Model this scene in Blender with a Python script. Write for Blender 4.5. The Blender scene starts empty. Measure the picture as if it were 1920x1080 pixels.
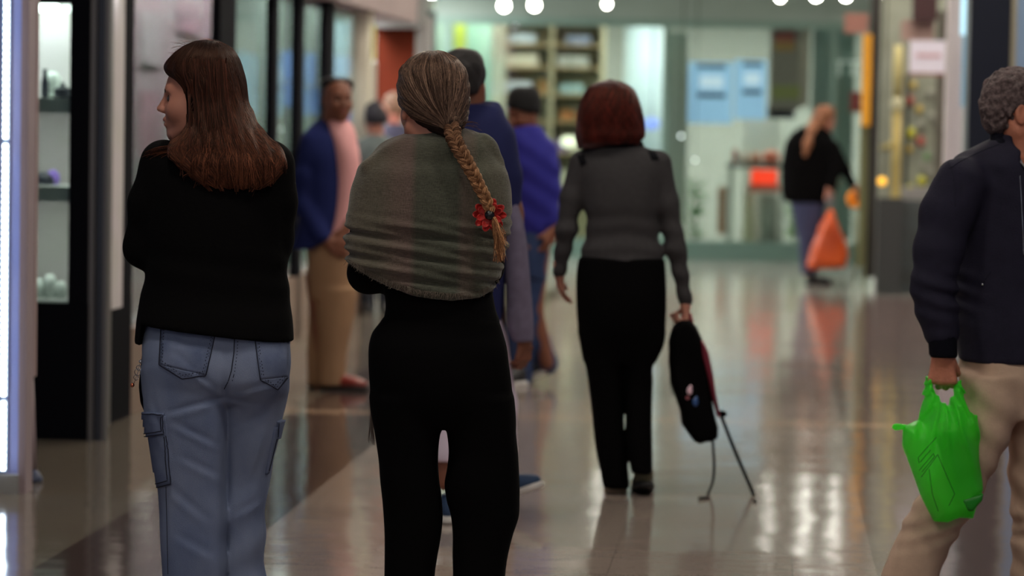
import bpy, math, random
import numpy as np
from mathutils import Matrix, Vector
from mathutils.bvhtree import BVHTree
random.seed(7); rng = np.random.default_rng(7)
sc = bpy.context.scene
COL = sc.collection
R = math.radians

# ------------------------------------------------------------------ camera, world, exposure
FPX = 5600.0; CAMZ = 1.46
PITCH = math.atan(312.0 / FPX); ROLL = R(1.0)
CM = Matrix.Rotation(math.pi / 2 - PITCH, 3, 'X') @ Matrix.Rotation(ROLL, 3, 'Z')
cd = bpy.data.cameras.new('camera'); cam = bpy.data.objects.new('camera', cd); COL.objects.link(cam)
cd.sensor_width = 36.0; cd.lens = FPX / 1920 * 36.0; cd.clip_start = 0.2; cd.clip_end = 200
cd.dof.use_dof = True; cd.dof.focus_distance = 8.1; cd.dof.aperture_fstop = 2.7; cd.dof.aperture_blades = 0
cam.matrix_world = Matrix.Translation((0, 0, CAMZ)) @ CM.to_4x4()
sc.camera = cam
wd = bpy.data.worlds.new('world'); sc.world = wd; wd.use_nodes = True
wd.node_tree.nodes['Background'].inputs[0].default_value = (0.55, 0.6, 0.75, 1)
wd.node_tree.nodes['Background'].inputs[1].default_value = 0.22
vs = sc.view_settings; vs.view_transform = 'Standard'; vs.look = 'None'; vs.gamma = 1; vs.use_curve_mapping = False
vs.exposure = 0.45
sc.cycles.use_denoising = True
sc.cycles.max_bounces = 6; sc.cycles.transparent_max_bounces = 12
sc.cycles.caustics_reflective = False; sc.cycles.caustics_refractive = False
sc.cycles.sample_clamp_indirect = 4.0

def ray(px, py):
    d = CM @ Vector(((px - 960) / FPX, -(py - 540) / FPX, -1)); return d
def P(px, py, Y):
    d = ray(px, py); t = Y / d.y; return Vector((d.x * t, Y, CAMZ + d.z * t))
def G(px, py):
    d = ray(px, py); t = -CAMZ / d.z; return Vector((d.x * t, d.y * t, 0))

# ------------------------------------------------------------------ materials
def srgb(r, g, b):
    f = lambda c: (c / 255 / 12.92) if c / 255 <= 0.04045 else ((c / 255 + 0.055) / 1.055) ** 2.4
    return (f(r), f(g), f(b), 1)
def mat(name, rgb, rough=0.6, metal=0.0, emit=None, es=0.0, var=0.0, vscale=20.0, bump=0.0, bscale=60.0, sheen=0.0,
        spec=0.5, alpha=1.0, vec=(1, 1, 1), coat=0.0, trans=0.0, attr=None, rgb2=None, bvec=None):
    m = bpy.data.materials.new(name); m.use_nodes = True; nt = m.node_tree; N = nt.nodes; b = N['Principled BSDF']
    c = srgb(*rgb); b.inputs['Base Color'].default_value = c
    b.inputs['Roughness'].default_value = rough; b.inputs['Metallic'].default_value = metal
    b.inputs['Specular IOR Level'].default_value = spec; b.inputs['Alpha'].default_value = alpha
    b.inputs['Coat Weight'].default_value = coat; b.inputs['Transmission Weight'].default_value = trans
    if sheen: b.inputs['Sheen Weight'].default_value = sheen; b.inputs['Sheen Roughness'].default_value = 0.4
    if emit: b.inputs['Emission Color'].default_value = srgb(*emit); b.inputs['Emission Strength'].default_value = es
    tc = N.new('ShaderNodeTexCoord')
    def noise(scale, v):
        mp = N.new('ShaderNodeMapping'); mp.inputs['Scale'].default_value = v
        nt.links.new(tc.outputs['Object'], mp.inputs[0])
        n = N.new('ShaderNodeTexNoise'); n.inputs['Scale'].default_value = scale; n.inputs['Detail'].default_value = 4
        nt.links.new(mp.outputs[0], n.inputs['Vector']); return n
    if attr:
        a = N.new('ShaderNodeAttribute'); a.attribute_name = attr
        nt.links.new(a.outputs['Color'], b.inputs['Base Color'])
    elif var or rgb2:
        n = noise(vscale, vec); r = N.new('ShaderNodeValToRGB')
        r.color_ramp.elements[0].position = 0.3; r.color_ramp.elements[1].position = 0.7
        if rgb2: c1, c2 = c, srgb(*rgb2)
        else:
            c1 = tuple(x * (1 - var) for x in c[:3]) + (1,); c2 = tuple(min(1, x * (1 + var)) for x in c[:3]) + (1,)
        r.color_ramp.elements[0].color = c1; r.color_ramp.elements[1].color = c2
        nt.links.new(n.outputs[0], r.inputs[0]); nt.links.new(r.outputs[0], b.inputs['Base Color'])
    if bump:
        n = noise(bscale, bvec or vec); bp = N.new('ShaderNodeBump'); bp.inputs['Strength'].default_value = bump
        bp.inputs['Distance'].default_value = 0.01
        nt.links.new(n.outputs[0], bp.inputs['Height']); nt.links.new(bp.outputs[0], b.inputs['Normal'])
    return m
def glassmat(name, tint, refl=0.12, rough=0.02, mix=0.15):
    m = bpy.data.materials.new(name); m.use_nodes = True; nt = m.node_tree; N = nt.nodes
    for n in list(N): N.remove(n)
    o = N.new('ShaderNodeOutputMaterial'); t = N.new('ShaderNodeBsdfTransparent'); g = N.new('ShaderNodeBsdfGlossy')
    f = N.new('ShaderNodeFresnel'); f.inputs[0].default_value = 1.45; mx = N.new('ShaderNodeMixShader')
    t.inputs[0].default_value = srgb(*tint); g.inputs['Roughness'].default_value = rough
    ml = N.new('ShaderNodeMath'); ml.operation = 'MULTIPLY'; ml.inputs[1].default_value = 0.8
    nt.links.new(f.outputs[0], ml.inputs[0]); nt.links.new(ml.outputs[0], mx.inputs[0])
    nt.links.new(t.outputs[0], mx.inputs[1]); nt.links.new(g.outputs[0], mx.inputs[2]); nt.links.new(mx.outputs[0], o.inputs[0])
    return m

# ------------------------------------------------------------------ objects
def tag(o, label=None, cat=None, group=None, kind=None):
    if label: o['label'] = label
    if cat: o['category'] = cat
    if group: o['group'] = group
    if kind: o['kind'] = kind
    return o
def empty(name, loc, label, cat, group=None):
    o = bpy.data.objects.new(name, None); COL.objects.link(o); o.location = loc; o.empty_display_size = 0.1
    return tag(o, label, cat, group)
def link(name, me, m, parent=None, loc=None):
    o = bpy.data.objects.new(name, me); COL.objects.link(o)
    if m is not None: me.materials.append(m)
    if parent is not None: o.parent = parent
    if loc is not None: o.location = loc
    return o
def mesh_np(name, V, F4, smooth=True, colors=None):
    me = bpy.data.meshes.new(name); V = np.asarray(V, np.float32); F4 = np.asarray(F4, np.int32)
    k = F4.shape[1]
    me.vertices.add(len(V)); me.vertices.foreach_set('co', V.ravel())
    me.loops.add(F4.size); me.loops.foreach_set('vertex_index', F4.ravel())
    me.polygons.add(len(F4)); me.polygons.foreach_set('loop_start', np.arange(0, F4.size, k, dtype=np.int32))
    me.polygons.foreach_set('use_smooth', np.full(len(F4), smooth))
    if colors is not None:
        a = me.color_attributes.new('col', 'FLOAT_COLOR', 'POINT'); a.data.foreach_set('color', np.asarray(colors, np.float32).ravel())
    me.update(calc_edges=True); me.validate(); return me
class MB:
    """collects boxes / tubes / lathes into one mesh"""
    def __init__(s): s.v = []; s.f = []; s.sm = []
    def add(s, vs, fs, smooth=False):
        o = len(s.v); s.v += [tuple(v) for v in vs]; s.f += [tuple(i + o for i in f) for f in fs]; s.sm += [smooth] * len(fs)
    def box(s, fn, c0, c1, v0, v1, z0, z1, bev=0.0):
        pts = [fn(c, v, z) for z in (z0, z1) for v in (v0, v1) for c in (c0, c1)]
        s.add(pts, [(0, 2, 3, 1), (4, 5, 7, 6), (0, 1, 5, 4), (2, 6, 7, 3), (0, 4, 6, 2), (1, 3, 7, 5)])
    def tube(s, pts, r, n=8, cap=True):
        pts = [Vector(p) for p in pts]; rs = r if isinstance(r, (list, tuple)) else [r] * len(pts)
        vs = []; fs = []
        for i, p in enumerate(pts):
            t = (pts[min(i + 1, len(pts) - 1)] - pts[max(i - 1, 0)]).normalized()
            a = Vector((0, 0, 1)) if abs(t.z) < 0.9 else Vector((1, 0, 0))
            u = t.cross(a).normalized(); w = t.cross(u)
            for k in range(n):
                an = 2 * math.pi * k / n; vs.append(p + (u * math.cos(an) + w * math.sin(an)) * rs[i])
        for i in range(len(pts) - 1):
            for k in range(n):
                a, b = i * n + k, i * n + (k + 1) % n; fs.append((a, b, b + n, a + n))
        if cap: fs.append(tuple(range(n - 1, -1, -1))); fs.append(tuple(range(len(pts) * n - n, len(pts) * n)))
        s.add(vs, fs, True)
    def lathe(s, c, prof, n=20):
        """prof: list of (radius, z) about vertical axis at c"""
        vs = []; fs = []
        for r, z in prof:
            for k in range(n):
                a = 2 * math.pi * k / n; vs.append((c[0] + r * math.cos(a), c[1] + r * math.sin(a), c[2] + z))
        for i in range(len(prof) - 1):
            for k in range(n):
                a, b = i * n + k, i * n + (k + 1) % n; fs.append((a, b, b + n, a + n))
        fs.append(tuple(range(n - 1, -1, -1))); fs.append(tuple(range(len(prof) * n - n, len(prof) * n)))
        s.add(vs, fs, True)
    def build(s, name, m, parent=None, origin=None):
        me = bpy.data.meshes.new(name); vs = s.v
        if origin is not None: vs = [(v[0] - origin[0], v[1] - origin[1], v[2] - origin[2]) for v in vs]
        me.from_pydata(vs, [], s.f); me.polygons.foreach_set('use_smooth', s.sm); me.update()
        return link(name, me, m, parent, origin if parent is None else None)

# corridor frame: c across (to the right), v along, z up
SL = 0.0857; NV = math.hypot(1, SL)
def CF(c, v, z): return Vector((c / NV + SL * v / NV, v / NV - SL * c / NV, z))
def toCF(p): return ((p.x - SL * p.y) / NV, (p.y + SL * p.x) / NV)
def V_at(px, c, py=300):           # where the sight line crosses the plane c
    d = ray(px, py); t = c / ((d.x - SL * d.y) / NV); return t * (d.y + SL * d.x) / NV
def CZ(px, py, v):                 # where the sight line crosses the plane v
    d = ray(px, py); t = v / ((d.y + SL * d.x) / NV); return (t * (d.x - SL * d.y) / NV, CAMZ + d.z * t)
def V_floor(px, py): return toCF(G(px, py))

# ------------------------------------------------------------------ implicit surfaces
def smin(a, b, k):
    if k <= 0: return np.minimum(a, b)
    h = np.clip(0.5 + 0.5 * (b - a) / k, 0, 1); return b + (a - b) * h - k * h * (1 - h)
def smax(a, b, k): return -smin(-a, -b, k)
_w = rng.normal(size=(8, 3)); _w /= np.linalg.norm(_w, axis=1)[:, None]; _ph = rng.uniform(0, 6.28, 8)
def sn(X, Y, Z, f, seed=0):
    r = 0.0
    for i in range(6):
        j = (i + seed) % 8; w = _w[j] * f * (0.7 + 0.13 * i)
        r = r + np.sin(w[0] * X + w[1] * Y + w[2] * Z + _ph[j] * (1 + seed))
    return r / 3.0
def hermite(xs, ys, q):
    xs = np.asarray(xs, float); ys = np.asarray(ys, float); m = np.gradient(ys, xs)
    i = np.clip(np.searchsorted(xs, q) - 1, 0, len(xs) - 2); h = xs[i + 1] - xs[i]; t = np.clip((q - xs[i]) / h, 0, 1)
    t2 = t * t; t3 = t2 * t
    return (2 * t3 - 3 * t2 + 1) * ys[i] + (t3 - 2 * t2 + t) * h * m[i] + (-2 * t3 + 3 * t2) * ys[i + 1] + (t3 - t2) * h * m[i + 1]
def surfnet(F, xs, ys, zs):
    nx, ny, nz = F.shape; ins = F < 0
    c = [ins[i:nx - 1 + i, j:ny - 1 + j, k:nz - 1 + k] for i in (0, 1) for j in (0, 1) for k in (0, 1)]
    s = np.zeros(c[0].shape, np.int8)
    for a in c: s += a
    act = (s > 0) & (s < 8); I, J, K = np.nonzero(act); n = len(I)
    idx = np.full(act.shape, -1, np.int32); idx[I, J, K] = np.arange(n)
    acc = np.zeros((n, 3)); cnt = np.zeros(n); ax = (xs, ys, zs)
    for d in range(3):
        for a in (0, 1):
            for b in (0, 1):
                o = [0, 0, 0]; o[(d + 1) % 3] = a; o[(d + 2) % 3] = b
                i0 = (I + o[0], J + o[1], K + o[2]); i1 = [*i0]; i1[d] = i1[d] + 1
                f0 = F[i0]; f1 = F[tuple(i1)]; m = (f0 < 0) != (f1 < 0)
                t = np.where(m, f0 / np.where(f0 - f1 == 0, 1, f0 - f1), 0)
                for e in range(3):
                    p = ax[e][i0[e]]
                    if e == d: p = p + t * (ax[e][i1[e]] - p)
                    acc[:, e] += np.where(m, p, 0)
                cnt += m
    V = acc / cnt[:, None]; Q = []
    for d in range(3):
        sl0 = [slice(None)] * 3; sl1 = [slice(None)] * 3; sl0[d] = slice(0, -1); sl1[d] = slice(1, None)
        A = ins[tuple(sl0)]; B = ins[tuple(sl1)]; m = A != B
        e1, e2 = (d + 1) % 3, (d + 2) % 3
        t = [slice(None)] * 3; t[e1] = slice(1, -1); t[e2] = slice(1, -1)
        mm = np.zeros_like(m); mm[tuple(t)] = m[tuple(t)]
        p = np.array(np.nonzero(mm)); fl = A[tuple(p)]
        def cell(a, b):
            q = p.copy(); q[e1] -= a; q[e2] -= b; return idx[tuple(q)]
        q = np.stack([cell(1, 1), cell(0, 1), cell(0, 0), cell(1, 0)], 1)
        q[~fl] = q[~fl][:, ::-1]; Q.append(q)
    return V, np.concatenate(Q)
def axis(lo, hi, h, fine=()):
    out = [lo]; x = lo
    while x < hi:
        st = h
        for a, b, hf in fine:
            if a <= x + hf and x < b: st = min(st, hf)
            elif x < a < x + st: st = a - x
        x += st; out.append(x)
    return np.array(out)
class Vol:
    def __init__(s): s.p = []; s.post = None; s.fine = []
    def add(s, fn, lo, hi, k=0.02, op='u'): s.p.append((fn, np.array(lo, float), np.array(hi, float), k, op)); return s
    def cap(s, a, b, ra, rb=None, k=0.02, op='u', sy=1.0):
        rb = ra if rb is None else rb; a = np.array(a, float); b = np.array(b, float); ba = b - a; L = max(ba @ ba, 1e-9); r = max(ra, rb)
        def fn(X, Y, Z):
            x, y, z = X - a[0], Y - a[1], Z - a[2]; t = np.clip((x * ba[0] + y * ba[1] + z * ba[2]) / L, 0, 1)
            return np.sqrt((x - t * ba[0]) ** 2 + ((y - t * ba[1]) * sy) ** 2 + (z - t * ba[2]) ** 2) - (ra + (rb - ra) * t)
        return s.add(fn, np.minimum(a, b) - r, np.maximum(a, b) + r, k, op)
    def chain(s, pts, k=0.02, op='u', sy=1.0):
        for p, q in zip(pts, pts[1:]): s.cap(p[:3], q[:3], p[3], q[3], k, op, sy)
        return s
    def ell(s, c, r, k=0.02, op='u', M=None):
        c = np.array(c, float); r = np.array(r, float); A = np.eye(3) if M is None else np.array(M, float); R_ = r.max()
        def fn(X, Y, Z):
            x, y, z = X - c[0], Y - c[1], Z - c[2]
            u = [A[i, 0] * x + A[i, 1] * y + A[i, 2] * z for i in range(3)]
            k0 = np.sqrt(sum((u[i] / r[i]) ** 2 for i in range(3))); k1 = np.sqrt(sum((u[i] / r[i] ** 2) ** 2 for i in range(3))) + 1e-9
            return k0 * (k0 - 1) / k1
        return s.add(fn, c - R_, c + R_, k, op)
    def stack(s, z, cx, a, cy, b, k=0.02, n=2.2, op='u', cap=0.01):
        z, cx, a, cy, b = [np.array(q, float) for q in (z, cx, a, cy, b)]
        o = np.argsort(z); z, cx, a, cy, b = z[o], cx[o], a[o], cy[o], b[o]
        def fn(X, Y, Z):
            zz = np.asarray(Z, float); f = lambda q: hermite(z, q, zz)
            A, B = np.maximum(f(a), 1e-3), np.maximum(f(b), 1e-3)
            e = (np.abs((X - f(cx)) / A) ** n + np.abs((Y - f(cy)) / B) ** n) ** (1 / n)
            return smax((e - 1) * np.minimum(A, B), np.maximum(z[0] - zz, zz - z[-1]) + 0 * e, cap)
        return s.add(fn, (min(cx - a), min(cy - b), z[0]), (max(cx + a), max(cy + b), z[-1]), k, op)
    def poly(s, pts, yc, T, Rr, k=0.01, op='u', n=2.0):
        pts = np.array(pts, float)
        def fn(X, Y, Z):
            x = X[:, :, 0][:, 0][:, None]; z = Z[0, 0, :][None, :]; d = np.full((x.shape[0], z.shape[1]), 1e9); sg = np.ones_like(d)
            N = len(pts)
            for i in range(N):
                a = pts[i]; b = pts[i - 1]; e = b - a; wx = x - a[0]; wz = z - a[1]
                t = np.clip((wx * e[0] + wz * e[1]) / (e @ e + 1e-12), 0, 1)
                d = np.minimum(d, (wx - e[0] * t) ** 2 + (wz - e[1] * t) ** 2)
                c1 = (z >= a[1]) & (z < b[1]) & (e[0] * wz > e[1] * wx); c2 = (z < a[1]) & (z >= b[1]) & (e[0] * wz < e[1] * wx)
                sg = np.where(c1 | c2, -sg, sg)
            d = (np.sqrt(d) * sg)[:, None, :]
            yy = yc(x, z)[:, None, :] if callable(yc) else yc
            return ((np.maximum(d + Rr, 0) ** n + (np.abs(Y - yy) * Rr / T) ** n) ** (1 / n) - Rr) * min(1, T / Rr)
        lo, hi = pts.min(0), pts.max(0); y0 = 0 if callable(yc) else yc
        return s.add(fn, (lo[0], y0 - T - (0.2 if callable(yc) else 0), lo[1]), (hi[0], y0 + T + (0.2 if callable(yc) else 0), hi[1]), k, op)
    def mesh(s, name, h, clip=None):
        us = [p for p in s.p if p[4] == 'u']; lo = np.min([p[1] for p in us], 0) - 2.5 * h - 0.012; hi = np.max([p[2] for p in us], 0) + 2.5 * h + 0.012
        A = [axis(lo[i], hi[i], h, [(f[0][i], f[1][i], f[2]) for f in s.fine]) for i in range(3)]
        F = np.full([len(a) for a in A], 0.5, np.float32)
        for fn, l, u, k, op in s.p:
            m = k + 2 * h + 0.015; sl = []
            for i in range(3):
                i0 = np.searchsorted(A[i], l[i] - m); i1 = np.searchsorted(A[i], u[i] + m)
                sl.append(slice(i0, i1))
            sl = tuple(sl); X = A[0][sl[0]][:, None, None]; Y = A[1][sl[1]][None, :, None]; Z = A[2][sl[2]][None, None, :]
            if 0 in (X.size, Y.size, Z.size): continue
            d = fn(X, Y, Z)
            F[sl] = smin(F[sl], d, k) if op == 'u' else smax(F[sl], -d, k) if op == 's' else smax(F[sl], d, k)
        if s.post is not None: F = s.post(F, A[0][:, None, None], A[1][None, :, None], A[2][None, None, :]).astype(np.float32)
        F[0] = F[-1] = 0.5; F[:, 0] = F[:, -1] = 0.5; F[:, :, 0] = F[:, :, -1] = 0.5
        V, Q = surfnet(F, *A); return mesh_np(name, V, Q)
    def build(s, name, m, parent, h): return link(name, s.mesh(name, h), m, parent)

def tubes(name, lines, r0, r1, m, parent, cols=None, sides=4):
    """many thin tapered tubes (all lines same point count) as one mesh"""
    Ls = np.array(lines, float); n, k, _ = Ls.shape
    T = np.gradient(Ls, axis=1); T /= np.linalg.norm(T, axis=2, keepdims=True) + 1e-9
    up = np.array([0.13, 0.99, 0.05]); U = np.cross(T, up); U /= np.linalg.norm(U, axis=2, keepdims=True) + 1e-9; W = np.cross(T, U)
    t = np.linspace(0, 1, k)[None, :, None]
    rr = (np.asarray(r0).reshape(-1, 1, 1) * (1 - t) + np.asarray(r1).reshape(-1, 1, 1) * t) * np.ones((n, 1, 1))
    ang = np.arange(sides) * 2 * np.pi / sides
    V = Ls[:, :, None, :] + rr[..., None] * (U[:, :, None, :] * np.cos(ang)[None, None, :, None] + W[:, :, None, :] * np.sin(ang)[None, None, :, None])
    base = (np.arange(n)[:, None, None] * k + np.arange(k - 1)[None, :, None]) * sides; j = np.arange(sides)[None, None, :]; j2 = (j + 1) % sides
    F = np.stack([base + j, base + j2, base + sides + j2, base + sides + j], -1).reshape(-1, 4)
    C = None
    if cols is not None:
        C = np.asarray(cols).reshape(-1, 4); C = np.repeat(C, k * sides if len(C) == n else sides, axis=0)
    return link(name, mesh_np(name, V.reshape(-1, 3), F, True, C), m, parent)

# ------------------------------------------------------------------ people toolkit
class Person:
    def __init__(s, px, Y, label, group=None, py=None):
        s.Y = Y; s.px = px; z0 = P(px, 600, Y); s.o = Vector((z0.x, Y, 0)); s.root = empty('person', s.o, label, 'person', group)
    def L(s, px, py, dy=0.0): return P(px or s.px, py, s.Y + dy) - s.o
    def T(s, pts): return [tuple(s.L(*p[:3])) + ((p[3],) if len(p) > 3 else ()) for p in pts]
    def rows(s, rows):
        """(py, left px, right px, depth centre, half depth)"""
        z, cx, a, cy, b = [], [], [], [], []
        for py, l, r, dy, hd in rows:
            A, B = s.L(l, py, dy), s.L(r, py, dy); z.append((A.z + B.z) / 2); cx.append((A.x + B.x) / 2); a.append((B.x - A.x) / 2); cy.append(dy); b.append(hd)
        return z, cx, a, cy, b
    def fz(s, V, l, t, r, b, d0, d1, h):
        A = s.L(l, b, d0); B = s.L(r, t, d1); V.fine.append(((A.x, d0, A.z), (B.x, d1, B.z), h))

def head(V, c, yaw, pitch=0.0, s=1.0, k=0.012, detail=True, roll=0.0):
    """skull, face, nose, lips, ears; returns the frame function"""
    f = Vector((-math.sin(R(yaw)) * math.cos(R(pitch)), math.cos(R(yaw)) * math.cos(R(pitch)), math.sin(R(pitch))))
    sd = Vector((math.cos(R(yaw)), math.sin(R(yaw)), 0)); u = sd.cross(f)
    if roll: q = Matrix.Rotation(R(roll), 3, f); sd = q @ sd; u = q @ u
    M = [list(f), list(sd), list(u)]; c = Vector(c)
    T = lambda a, b, d: c + (f * a + sd * b + u * d) * s
    E = lambda p, r, kk=k, op='u': V.ell(T(*p), [q * s for q in r], kk, op, M)
    C = lambda p, q, ra, rb, kk=k, op='u': V.cap(T(*p), T(*q), ra * s, rb * s, kk, op)
    E((-.012, 0, .032), (.094, .073, .086)); E((.030, 0, -.025), (.056, .058, .080), .03)
    for g in (-1, 1):
        C((.0, g * .048, -.062), (.060, g * .016, -.097), .024, .018, .03)
        E((.048, g * .036, -.030), (.034, .026, .030), .025)
    E((.064, 0, -.096), (.020, .022, .016), .012)
    if detail:
        C((.070, -.030, .022), (.070, .030, .022), .014, .014, .014)
        for g in (-1, 1):
            E((.086, g * .032, .001), (.016, .017, .013), .012, 's'); E((.0665, g * .031, .0), (.0135, .0135, .0125), .003)
            E((.092, g * .012, -.031), (.011, .007, .008), .005)
        C((.080, 0, .012), (.101, 0, -.025), .0072, .0085, .008); E((.102, 0, -.027), (.0090, .0095, .0080), .005)
        E((.070, 0, -.062), (.020, .028, .026), .012)
        C((.087, -.012, -.0555), (.087, .012, -.0555), .0072, .0072, .003); C((.084, -.011, -.0690), (.084, .011, -.0690), .0078, .0078, .003)
        C((.094, -.016, -.0622), (.094, .016, -.0622), .0034, .0034, .003, 's')
        for g in (-1, 1):
            E((-.008, g * .074, -.008), (.018, .009, .031), .006); E((-.004, g * .083, -.004), (.009, .006, .018), .004, 's')
            E((-.003, g * .077, -.034), (.009, .006, .010), .005)
    return T

def hand(V, w, d, n, t, curl=(.5, .6, .4), s=1.0, k=.006, spread=.06, thumb=(.7, .5)):
    w, d, n, t = Vector(w), Vector(d).normalized(), Vector(n).normalized(), Vector(t).normalized()
    V.cap(w - d * .03, w + d * .02, .023 * s, .024 * s, .02)
    for i in range(4):
        V.cap(w + d * .02 * s + t * (.016 - .011 * i) * s, w + d * .082 * s + t * (.030 - .020 * i) * s, .0145 * s, .0125 * s, .012)
    ln = [(.042, .026, .020), (.047, .029, .021), (.043, .027, .020), (.034, .021, .018)]
    for i in range(4):
        p = w + d * (.086 - (.004 if i in (0, 3) else 0) - (.006 if i == 3 else 0)) * s + t * (.030 - .020 * i) * s
        a = 0.0; dd0 = (d + t * spread * (1.5 - i)).normalized(); r = (.0092, .0095, .009, .008)[i] * s
        for jn in range(3):
            a += curl[jn]; v = dd0 * math.cos(a) + n * math.sin(a); q = p + v * ln[i][jn] * s
            V.cap(p, q, r * (1 - .08 * jn), r * (.92 - .08 * jn), k if jn else .01); p = q
    p = w + d * .022 * s + t * .026 * s; a = 0
    for jn, l in enumerate((.042, .034, .026)):
        a += thumb[1] * (1, .6, .5)[jn]; v = ((t * thumb[0] + d * (1 - thumb[0] * .5)).normalized() * math.cos(a) + n * math.sin(a)); q = p + v * l * s
        V.cap(p, q, (.0125, .0105, .0095)[jn] * s, (.011, .0098, .0085)[jn] * s, .009); p = q

def shoe(p, heel, f, up, m_up, m_sole, L=.27, name='shoe', white=None, W=1.0):
    """heel: local point under the heel; f forward; up"""
    f = Vector(f).normalized(); up = Vector(up); up = (up - f * up.dot(f)).normalized(); sd = f.cross(up); h = Vector(heel); k = L / .27
    M = [list(f), list(sd), list(up)]; T = lambda a, b, c: h + (f * a + sd * b + up * c) * k
    V = Vol(); E = lambda q, r, kk=.02, op='u': V.ell(T(*q), [x * k for x in r], kk, op, M)
    E((.055, 0, .050), (.052, .035 * W, .040)); E((.050, 0, .082), (.040, .031 * W, .030)); E((.13, 0, .045), (.085, .038 * W, .038), .03); E((.205, 0, .035), (.062, .042 * W, .030), .03)
    E((.048, 0, .118), (.030, .022 * W, .030), .008, 's')
    def cut(X, Y, Z): return -( (X - h.x) * up.x + (Y - h.y) * up.y + (Z - h.z) * up.z - .022 * k)
    V.post = lambda F, X, Y, Z: smax(F, cut(X, Y, Z), .004)
    o = V.build(name, m_up, p.root, .007)
    S = Vol(); E2 = lambda q, r, kk=.03: S.ell(T(*q), [x * k for x in r], kk, 'u', M)
    E2((.055, 0, .012), (.062, .041 * W, .030)); E2((.135, 0, .012), (.100, .037 * W, .028)); E2((.205, 0, .014), (.070, .046 * W, .028))
    S.post = lambda F, X, Y, Z: (lambda q: smax(smax(F, q - .026 * k, .003), -q, .003))((X - h.x) * up.x + (Y - h.y) * up.y + (Z - h.z) * up.z)
    me = S.mesh('sole', .007); link('sole', me, m_sole, o)
    return o

def bvh_of(o):
    me = o.data; return BVHTree.FromPolygons([v.co[:] for v in me.vertices], [pl.vertices[:] for pl in me.polygons])
def hit(p, bvh, px, py):
    """local point and normal where a sight line at the pixel first meets the surface"""
    o = Vector((0, 0, CAMZ)) - p.o; d = ray(px, py).normalized(); r = bvh.ray_cast(o, d)
    if r[0] is None: return None
    n = r[1]; 
    if n.dot(d) > 0: n = -n
    return r[0], n
def patch(p, bvh, name, quad, m, parent, th=.003, nu=14, nv=14):
    """cloth panel sewn on a surface: quad = 4 pixel corners"""
    q = [Vector(a) for a in quad]; vs = []; ok = True
    for j in range(nv + 1):
        for i in range(nu + 1):
            u, v = i / nu, j / nv; a = q[0].lerp(q[1], u).lerp(q[3].lerp(q[2], u), v); h = hit(p, bvh, a.x, a.y)
            vs.append(h)
    last = next(h for h in vs if h); pts = []
    for h in vs:
        if h is None: h = last
        last = h; pts.append(h)
    A = [h[0] + h[1] * th for h in pts]; B = [h[0] - h[1] * .004 for h in pts]; n = nu + 1; N = len(A); fs = []
    for j in range(nv):
        for i in range(nu):
            a = j * n + i; fs.append((a, a + 1, a + n + 1, a + n)); fs.append((N + a, N + a + n, N + a + n + 1, N + a + 1))
    edge = [i for i in range(n)] + [j * n + nu for j in range(1, nv + 1)] + [nv * n + i for i in range(nu - 1, -1, -1)] + [j * n for j in range(nv - 1, 0, -1)]
    for a, b in zip(edge, edge[1:] + edge[:1]): fs.append((a, N + a, N + b, b))
    me = bpy.data.meshes.new(name); me.from_pydata(A + B, [], fs); me.polygons.foreach_set('use_smooth', [True] * len(fs)); me.update()
    return link(name, me, m, parent)
def seam(mb, p, bvh, pts, r=.0008, off=.002, dash=None, step=2.0):
    """thread laid on a surface along a pixel polyline; dash = (on, gap) in px"""
    P_ = [Vector(a) for a in pts]; out = []; run = []; s = 0
    for a, b in zip(P_, P_[1:]):
        L = (b - a).length; n = max(1, int(L / step))
        for i in range(n):
            q = a.lerp(b, i / n); s += L / n; on = dash is None or (s % (dash[0] + dash[1])) < dash[0]
            h = hit(p, bvh, q.x, q.y) if on else None
            if h: run.append(h[0] + h[1] * off)
            else:
                if len(run) > 1: out.append(run)
                run = []
    if len(run) > 1: out.append(run)
    for l in out: mb.tube(l, r, 5)

def cling(L, bvh, off=.0009, reach=.011):
    """lay hair points on the surface of the hair mass"""
    out = []
    for l in L:
        q = np.array(l, float); h = off * rng.uniform(.3, 1.8)
        for i in range(len(q)):
            c, n, _, d = bvh.find_nearest(Vector(q[i]), reach)
            if c is not None: q[i] = c + n * h
        out.append(q)
    return out
def hairmix(base, hi, n, t=None):
    """per strand colours between two tones"""
    a = np.array(srgb(*base)); b = np.array(srgb(*hi)); w = rng.random(n)[:, None] ** 2.2 if t is None else t; return a * (1 - w) + b * w
def ombre(c0, K, top, fall=1.0):
    """strand colours that start at a darker root tone"""
    t = (np.linspace(0, 1, K) ** fall)[None, :, None]; rt = np.array(srgb(*top))[None, None, :]; return (rt * (1 - t) + c0[:, None, :] * t).reshape(-1, 4)

# ------------------------------------------------------------------ materials of people
SKIN = mat('skin_fair', (176, 118, 100), .55, var=.08, vscale=25)
SKIN2 = mat('skin_ruddy', (190, 120, 95), .55, var=.12, vscale=40, bump=.25, bscale=130)
SKIN3 = mat('skin_tan', (126, 76, 56), .55, var=.1)
LIP = mat('lips', (150, 75, 80), .4); EYE = mat('eye', (60, 48, 45), .15); BROW = mat('eyebrow', (40, 24, 20), .8)
BLK = mat('black_knit', (9, 8, 9), .95, spec=.08, bump=.15, bscale=90)
BLKP = mat('black_cloth', (8, 7, 8), .95, spec=.06)
DENIM = mat('grey_blue_denim', (96, 108, 140), .9, rgb2=(128, 138, 164), vscale=7, vec=(1, 1, .6), bump=.35, bscale=800, spec=.1)
DENIMD = mat('denim_pocket', (88, 99, 130), .9, rgb2=(114, 124, 152), vscale=16, bump=.35, bscale=800, spec=.1)
THREAD = mat('dark_thread', (40, 40, 52), .9, spec=.1)
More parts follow.
